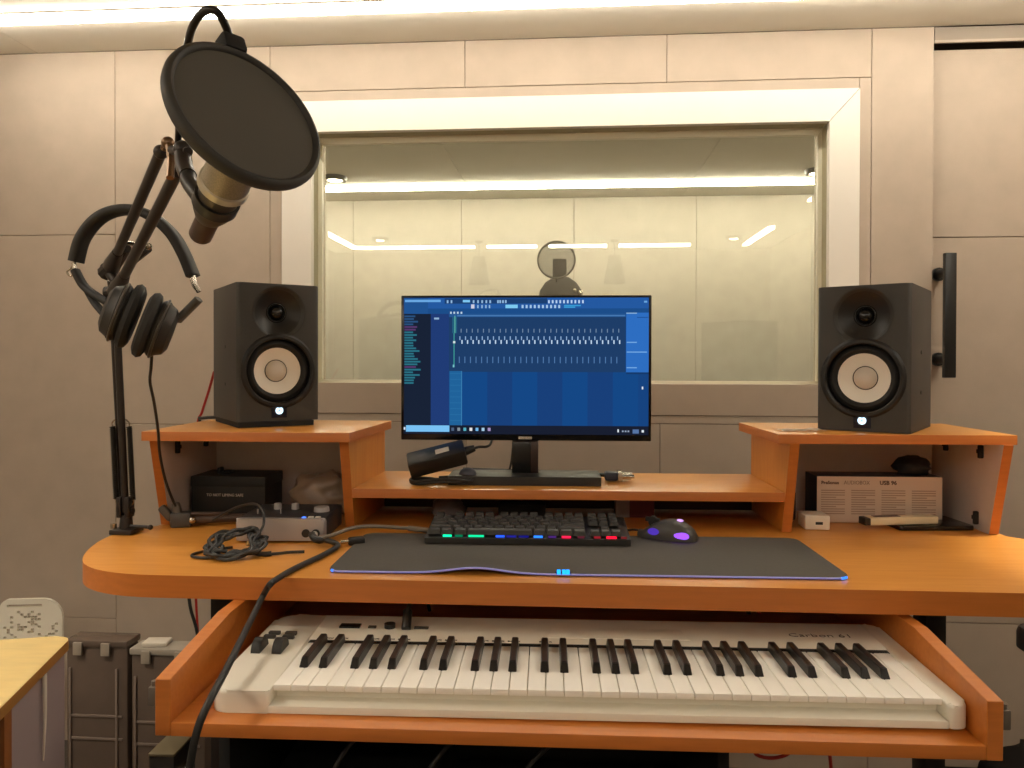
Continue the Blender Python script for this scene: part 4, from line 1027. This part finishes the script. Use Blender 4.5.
def vslab(a0, a1, b0, b1, z0, z1, name, mt): 
    m = MB(); m.prism([TP(a0, b0), TP(a0, b1), TP(a1, b1), TP(a1, b0)], z0, z1, b=.001); return m.build(name, mt, tbl)
vslab(.012, .165, .006, .022, FZ+.0005, TT-.0135, 'end_panel', mat('lilac_grey', (140, 126, 128), .6))
vslab(.165, .183, .006, .60, FZ+.0005, TT-.0135, 'end_panel', mat('brown_panel', (128, 76, 34), .5))
vslab(.012, .60, .560, .578, FZ+.0005, TT-.0135, 'end_panel', mat('lilac_grey', (140, 126, 128), .6))
m = MB(); p0 = Vector((*TP(.085, .003), TT-.0145)); m.tube([p0, p0+Vector((.002, -.002, -.05)), p0+Vector((-.001, -.001, -.10))], lambda s: .0028*(1-.7*s), seg=8)
tag(m.build('white_strap', mat('strap_white', (214, 204, 190), .6)), 'thin white strap hanging down from the maple table edge', 'strap')
cw = at(31, 599, 1.96)
wc = thing('plastic_chair', 'white plastic chair with square perforations, behind the maple table', 'chair', (cw.x, 1.96, cw.z-.505), R(10))
CW = mat('chair_white', (226, 220, 204), .45)
m = MB(); random.seed(3)
back = rrect(-.080, .080, .30, .505, (.03, .03, .052, .024), n=8)
bf = set(m.bm.faces)
Av = [m.bm.verts.new((x, 0, z)) for x, z in back]; Bv = [m.bm.verts.new((x, .010, z)) for x, z in back]
m.bm.faces.new(Av); m.bm.faces.new(Bv[::-1])
for k in range(len(Av)): m.bm.faces.new((Av[k], Bv[k], Bv[(k+1) % len(Av)], Av[(k+1) % len(Av)]))
bk = m.build('backrest', CW, wc)
c = MB(); c.box(-.062, .028, -.01, .02, .484, .491)
used = set()
while len(used) < 46:
    i, j = random.randint(0, 15), random.randint(0, 12)
    if (i, j) in used or abs(i-7)+abs(j-3) > 12-random.randint(0, 4): continue
    used.add((i, j))
for i, j in used: x = -.071+i*.0088; z = .392+j*.0068; c.box(x, x+.0080, -.01, .02, z, z+.0062)
carve(bk, c.build('cut', CW, wc))
m = MB(); m.prism(rrect(-.095, .085, -.18, .02, .03), .275, .295, b=.006); m.build('seat', CW, wc)
zl = FZ-wc.location.z+.0005
for x in (-.078, .070):
    for y in (-.15, .005):
        m = MB(); m.tube([(x*.9, y, .28), (x, y*1.02, .15), (x*1.05, y*1.05, zl)], .009, smooth=False); m.build('leg', STEEL, wc)

SMOKE = mat('smoked_plastic', (98, 84, 74), .25, noise=.15, scale=12)
FRM = mat('crate_frame', (118, 103, 92), .5)
def crate(x0, x1, y0, y1, h, label, lid, extra=None):
    t = thing('storage_case', label, 'storage box', ((x0+x1)/2, y0, FZ), group='dark storage cases left of the desk'); w_ = (x1-x0)/2; dp = y1-y0
    m = MB(); m.box(-w_, w_, 0, dp, .0005, h, b=.006); m.build('case_body', SMOKE, t)
    m = MB()
    for x in (-w_+.008, w_*.62): m.box(x, x+.006, -.004, .003, .01, h-.05, b=.001)
    for z in (h*.22, h*.55, h*.66): m.box(-w_+.012, w_-.012, -.003, .003, z, z+.006, b=.001)
    m.build('case_ribs', FRM, t)
    m = MB(); m.box(-w_-.002, w_+.002, -.006, dp+.004, h, h+.016, b=.004); m.build('case_lid', lid, t)
    for x in (-w_*.55, w_*.35):
        m = MB(); m.box(x-.011, x+.011, -.011, -.005, h-.018, h+.012, b=.002); m.build('latch', mat('latch_pale', (150, 140, 126), .4), t)
    return t
yk = 1.70
k0, k1, k2, k3 = (at(u, 640, yk) for u in (66, 127.5, 131, 205))
crate(k0.x, k1.x, yk, yk+.05, at(100, 640, yk).z-.016-FZ, 'slim dark smoked plastic case standing on the floor right of the maple table', SMOKE)
crate(k2.x, k3.x, yk, yk+.05, at(150, 648, yk).z-.016-FZ, 'slim dark case with grey lid standing behind the left end of the tray', mat('grey_lid', (150, 142, 130), .5))
m = MB(); m.box(-.028, .028, -.02, .02, .0005, .010, b=.002); o = tag(m.build('white_packet', mat('packet', (206, 198, 184), .5)), 'small white packet lying on the grey case lid', 'packet'); o.location = at(157, 646, yk+.024); o.location.z = at(150, 648, yk).z; o.rotation_euler.z = R(6)

# ================================================================== OFFICE CHAIR at the right edge
oc = thing('office_chair', 'black office chair partly in view at the lower right edge', 'chair', (.875, 1.06, FZ), R(0))
FAB = mat('chair_fabric', (24, 22, 22), .9, noise=.2, scale=200)
m = MB(); m.prism(rrect(-.255, .255, -.24, .235, .11, n=8), .465, .54, b=.025, seg=4); m.build('seat', FAB, oc)
m = MB(); m.cyl((0, 0, .08), (0, 0, .47), .028, .022); m.build('gas_column', BLKMET, oc)
for k in range(5):
    a = R(20+72*k); e = Vector((math.cos(a), math.sin(a), 0))*.26
    m = MB(); m.tube([(0, 0, .10), e*.5+Vector((0, 0, .09)), e+Vector((0, 0, .065))], .016, seg=10); m.build('base_arm', BLACK, oc)
    m = MB(); m.cyl(e+Vector((-.012, 0, .028)), e+Vector((.012, 0, .028)), .0275, seg=18); m.cyl(e+Vector((0, 0, .03)), e+Vector((0, 0, .066)), .008, seg=10); m.build('caster', BLACK, oc)
m = MB(); m.prism(rrect(-.270, -.212, -.16, .045, .028), .765, .795, b=.010, seg=3); m.build('armrest', BLACK, oc)
m = MB(); m.tube([(-.245, -.08, .77), (-.262, -.09, .67), (-.27, -.10, .52), (-.22, -.10, .46), (-.1, -.06, .455)], .013, seg=10); m.build('arm_support', BLACK, oc)
m = MB(); m.prism(rrect(.215, .275, -.16, .08, .028), .765, .795, b=.010, seg=3); m.build('armrest', BLACK, oc)
m = MB(); m.tube([(.245, -.05, .77), (.262, -.05, .67), (.27, -.06, .52), (.22, -.06, .46), (.1, -.06, .455)], .013, seg=10); m.build('arm_support', BLACK, oc)
m = MB(); m.box(-.20, .20, -.30, -.25, .54, .93, b=.024, seg=3); m.build('backrest', FAB, oc)
m = MB(); m.tube([(0, -.05, .458), (0, -.26, .46), (0, -.31, .49), (0, -.30, .67)], .018, seg=10); m.build('back_stem', BLKMET, oc)

# ================================================================== IN THE BOOTH
bm_ = thing('booth_microphone', 'microphone with round pop filter on a stand, seen through the window', 'microphone', (-.045, 3.22, 0))
m = MB(); m.lathe([(0, FZ), (.15, FZ), (.15, FZ+.012), (.02, FZ+.03), (0, FZ+.03)], seg=36); m.build('stand_base', BLKMET, bm_)
m = MB(); m.cyl((0, .02, FZ+.02), (0, .02, 1.36), .010, seg=14); m.build('stand_pole', BLKMET, bm_)
m = MB(); m.box(-.029, .029, -.0, .055, 1.405, 1.515, b=.006); m.box(-.022, .022, .006, .05, 1.34, 1.405, b=.006); m.build('microphone_body', mat('booth_mic', (58, 56, 52), .5), bm_)
MY = Matrix.Translation((-.012, -.07, 1.500)) @ Matrix.Rotation(PI/2, 4, 'X')
m = MB(); m.torus(.0755, .004, MY); m.build('filter_ring', mat('booth_ring', (70, 66, 58), .6), bm_)
m = MB(); m.lathe([(0, 0), (.075, 0)], MY, seg=40); m.build('filter_mesh', sheer('booth_mesh', (60, 58, 50), .55), bm_)
m = MB(); m.lathe([(0, .105), (.035, .100), (.066, .078), (.088, .045), (.096, 0), (.092, -.03), (0, -.03)], Matrix.Translation((.005, .0, 1.335)), seg=36); m.build('foam_shield', mat('foam_dark', (48, 46, 42), .9), bm_)
m = MB(); m.ball((.062, -.062, 1.375), .010); m.ball((.085, -.05, 1.365), .012); m.build('shield_screws', STEEL, bm_)
m = MB(); m.tube([(-.012, -.068, 1.424), (-.01, -.055, 1.39), (.0, -.02, 1.35), (.0, .01, 1.30)], .004); m.build('filter_neck', BLKMET, bm_)

# ================================================================== LIGHT, WORLD, VIEW
wd = bpy.data.worlds.new('world'); SC.world = wd; wd.use_nodes = True
wd.node_tree.nodes['Background'].inputs['Color'].default_value = (.9, .85, .75, 1); wd.node_tree.nodes['Background'].inputs['Strength'].default_value = 0.0
SC.view_settings.view_transform = 'Standard'; SC.view_settings.look = 'None'
SC.view_settings.exposure = 0.12; SC.view_settings.gamma = 1.0; SC.view_settings.use_curve_mapping = False
SC.cycles.max_bounces = 10; SC.cycles.diffuse_bounces = 6; SC.cycles.glossy_bounces = 6; SC.cycles.transparent_max_bounces = 16
SC.cycles.sample_clamp_indirect = 6.0
SC.cycles.use_denoising = True
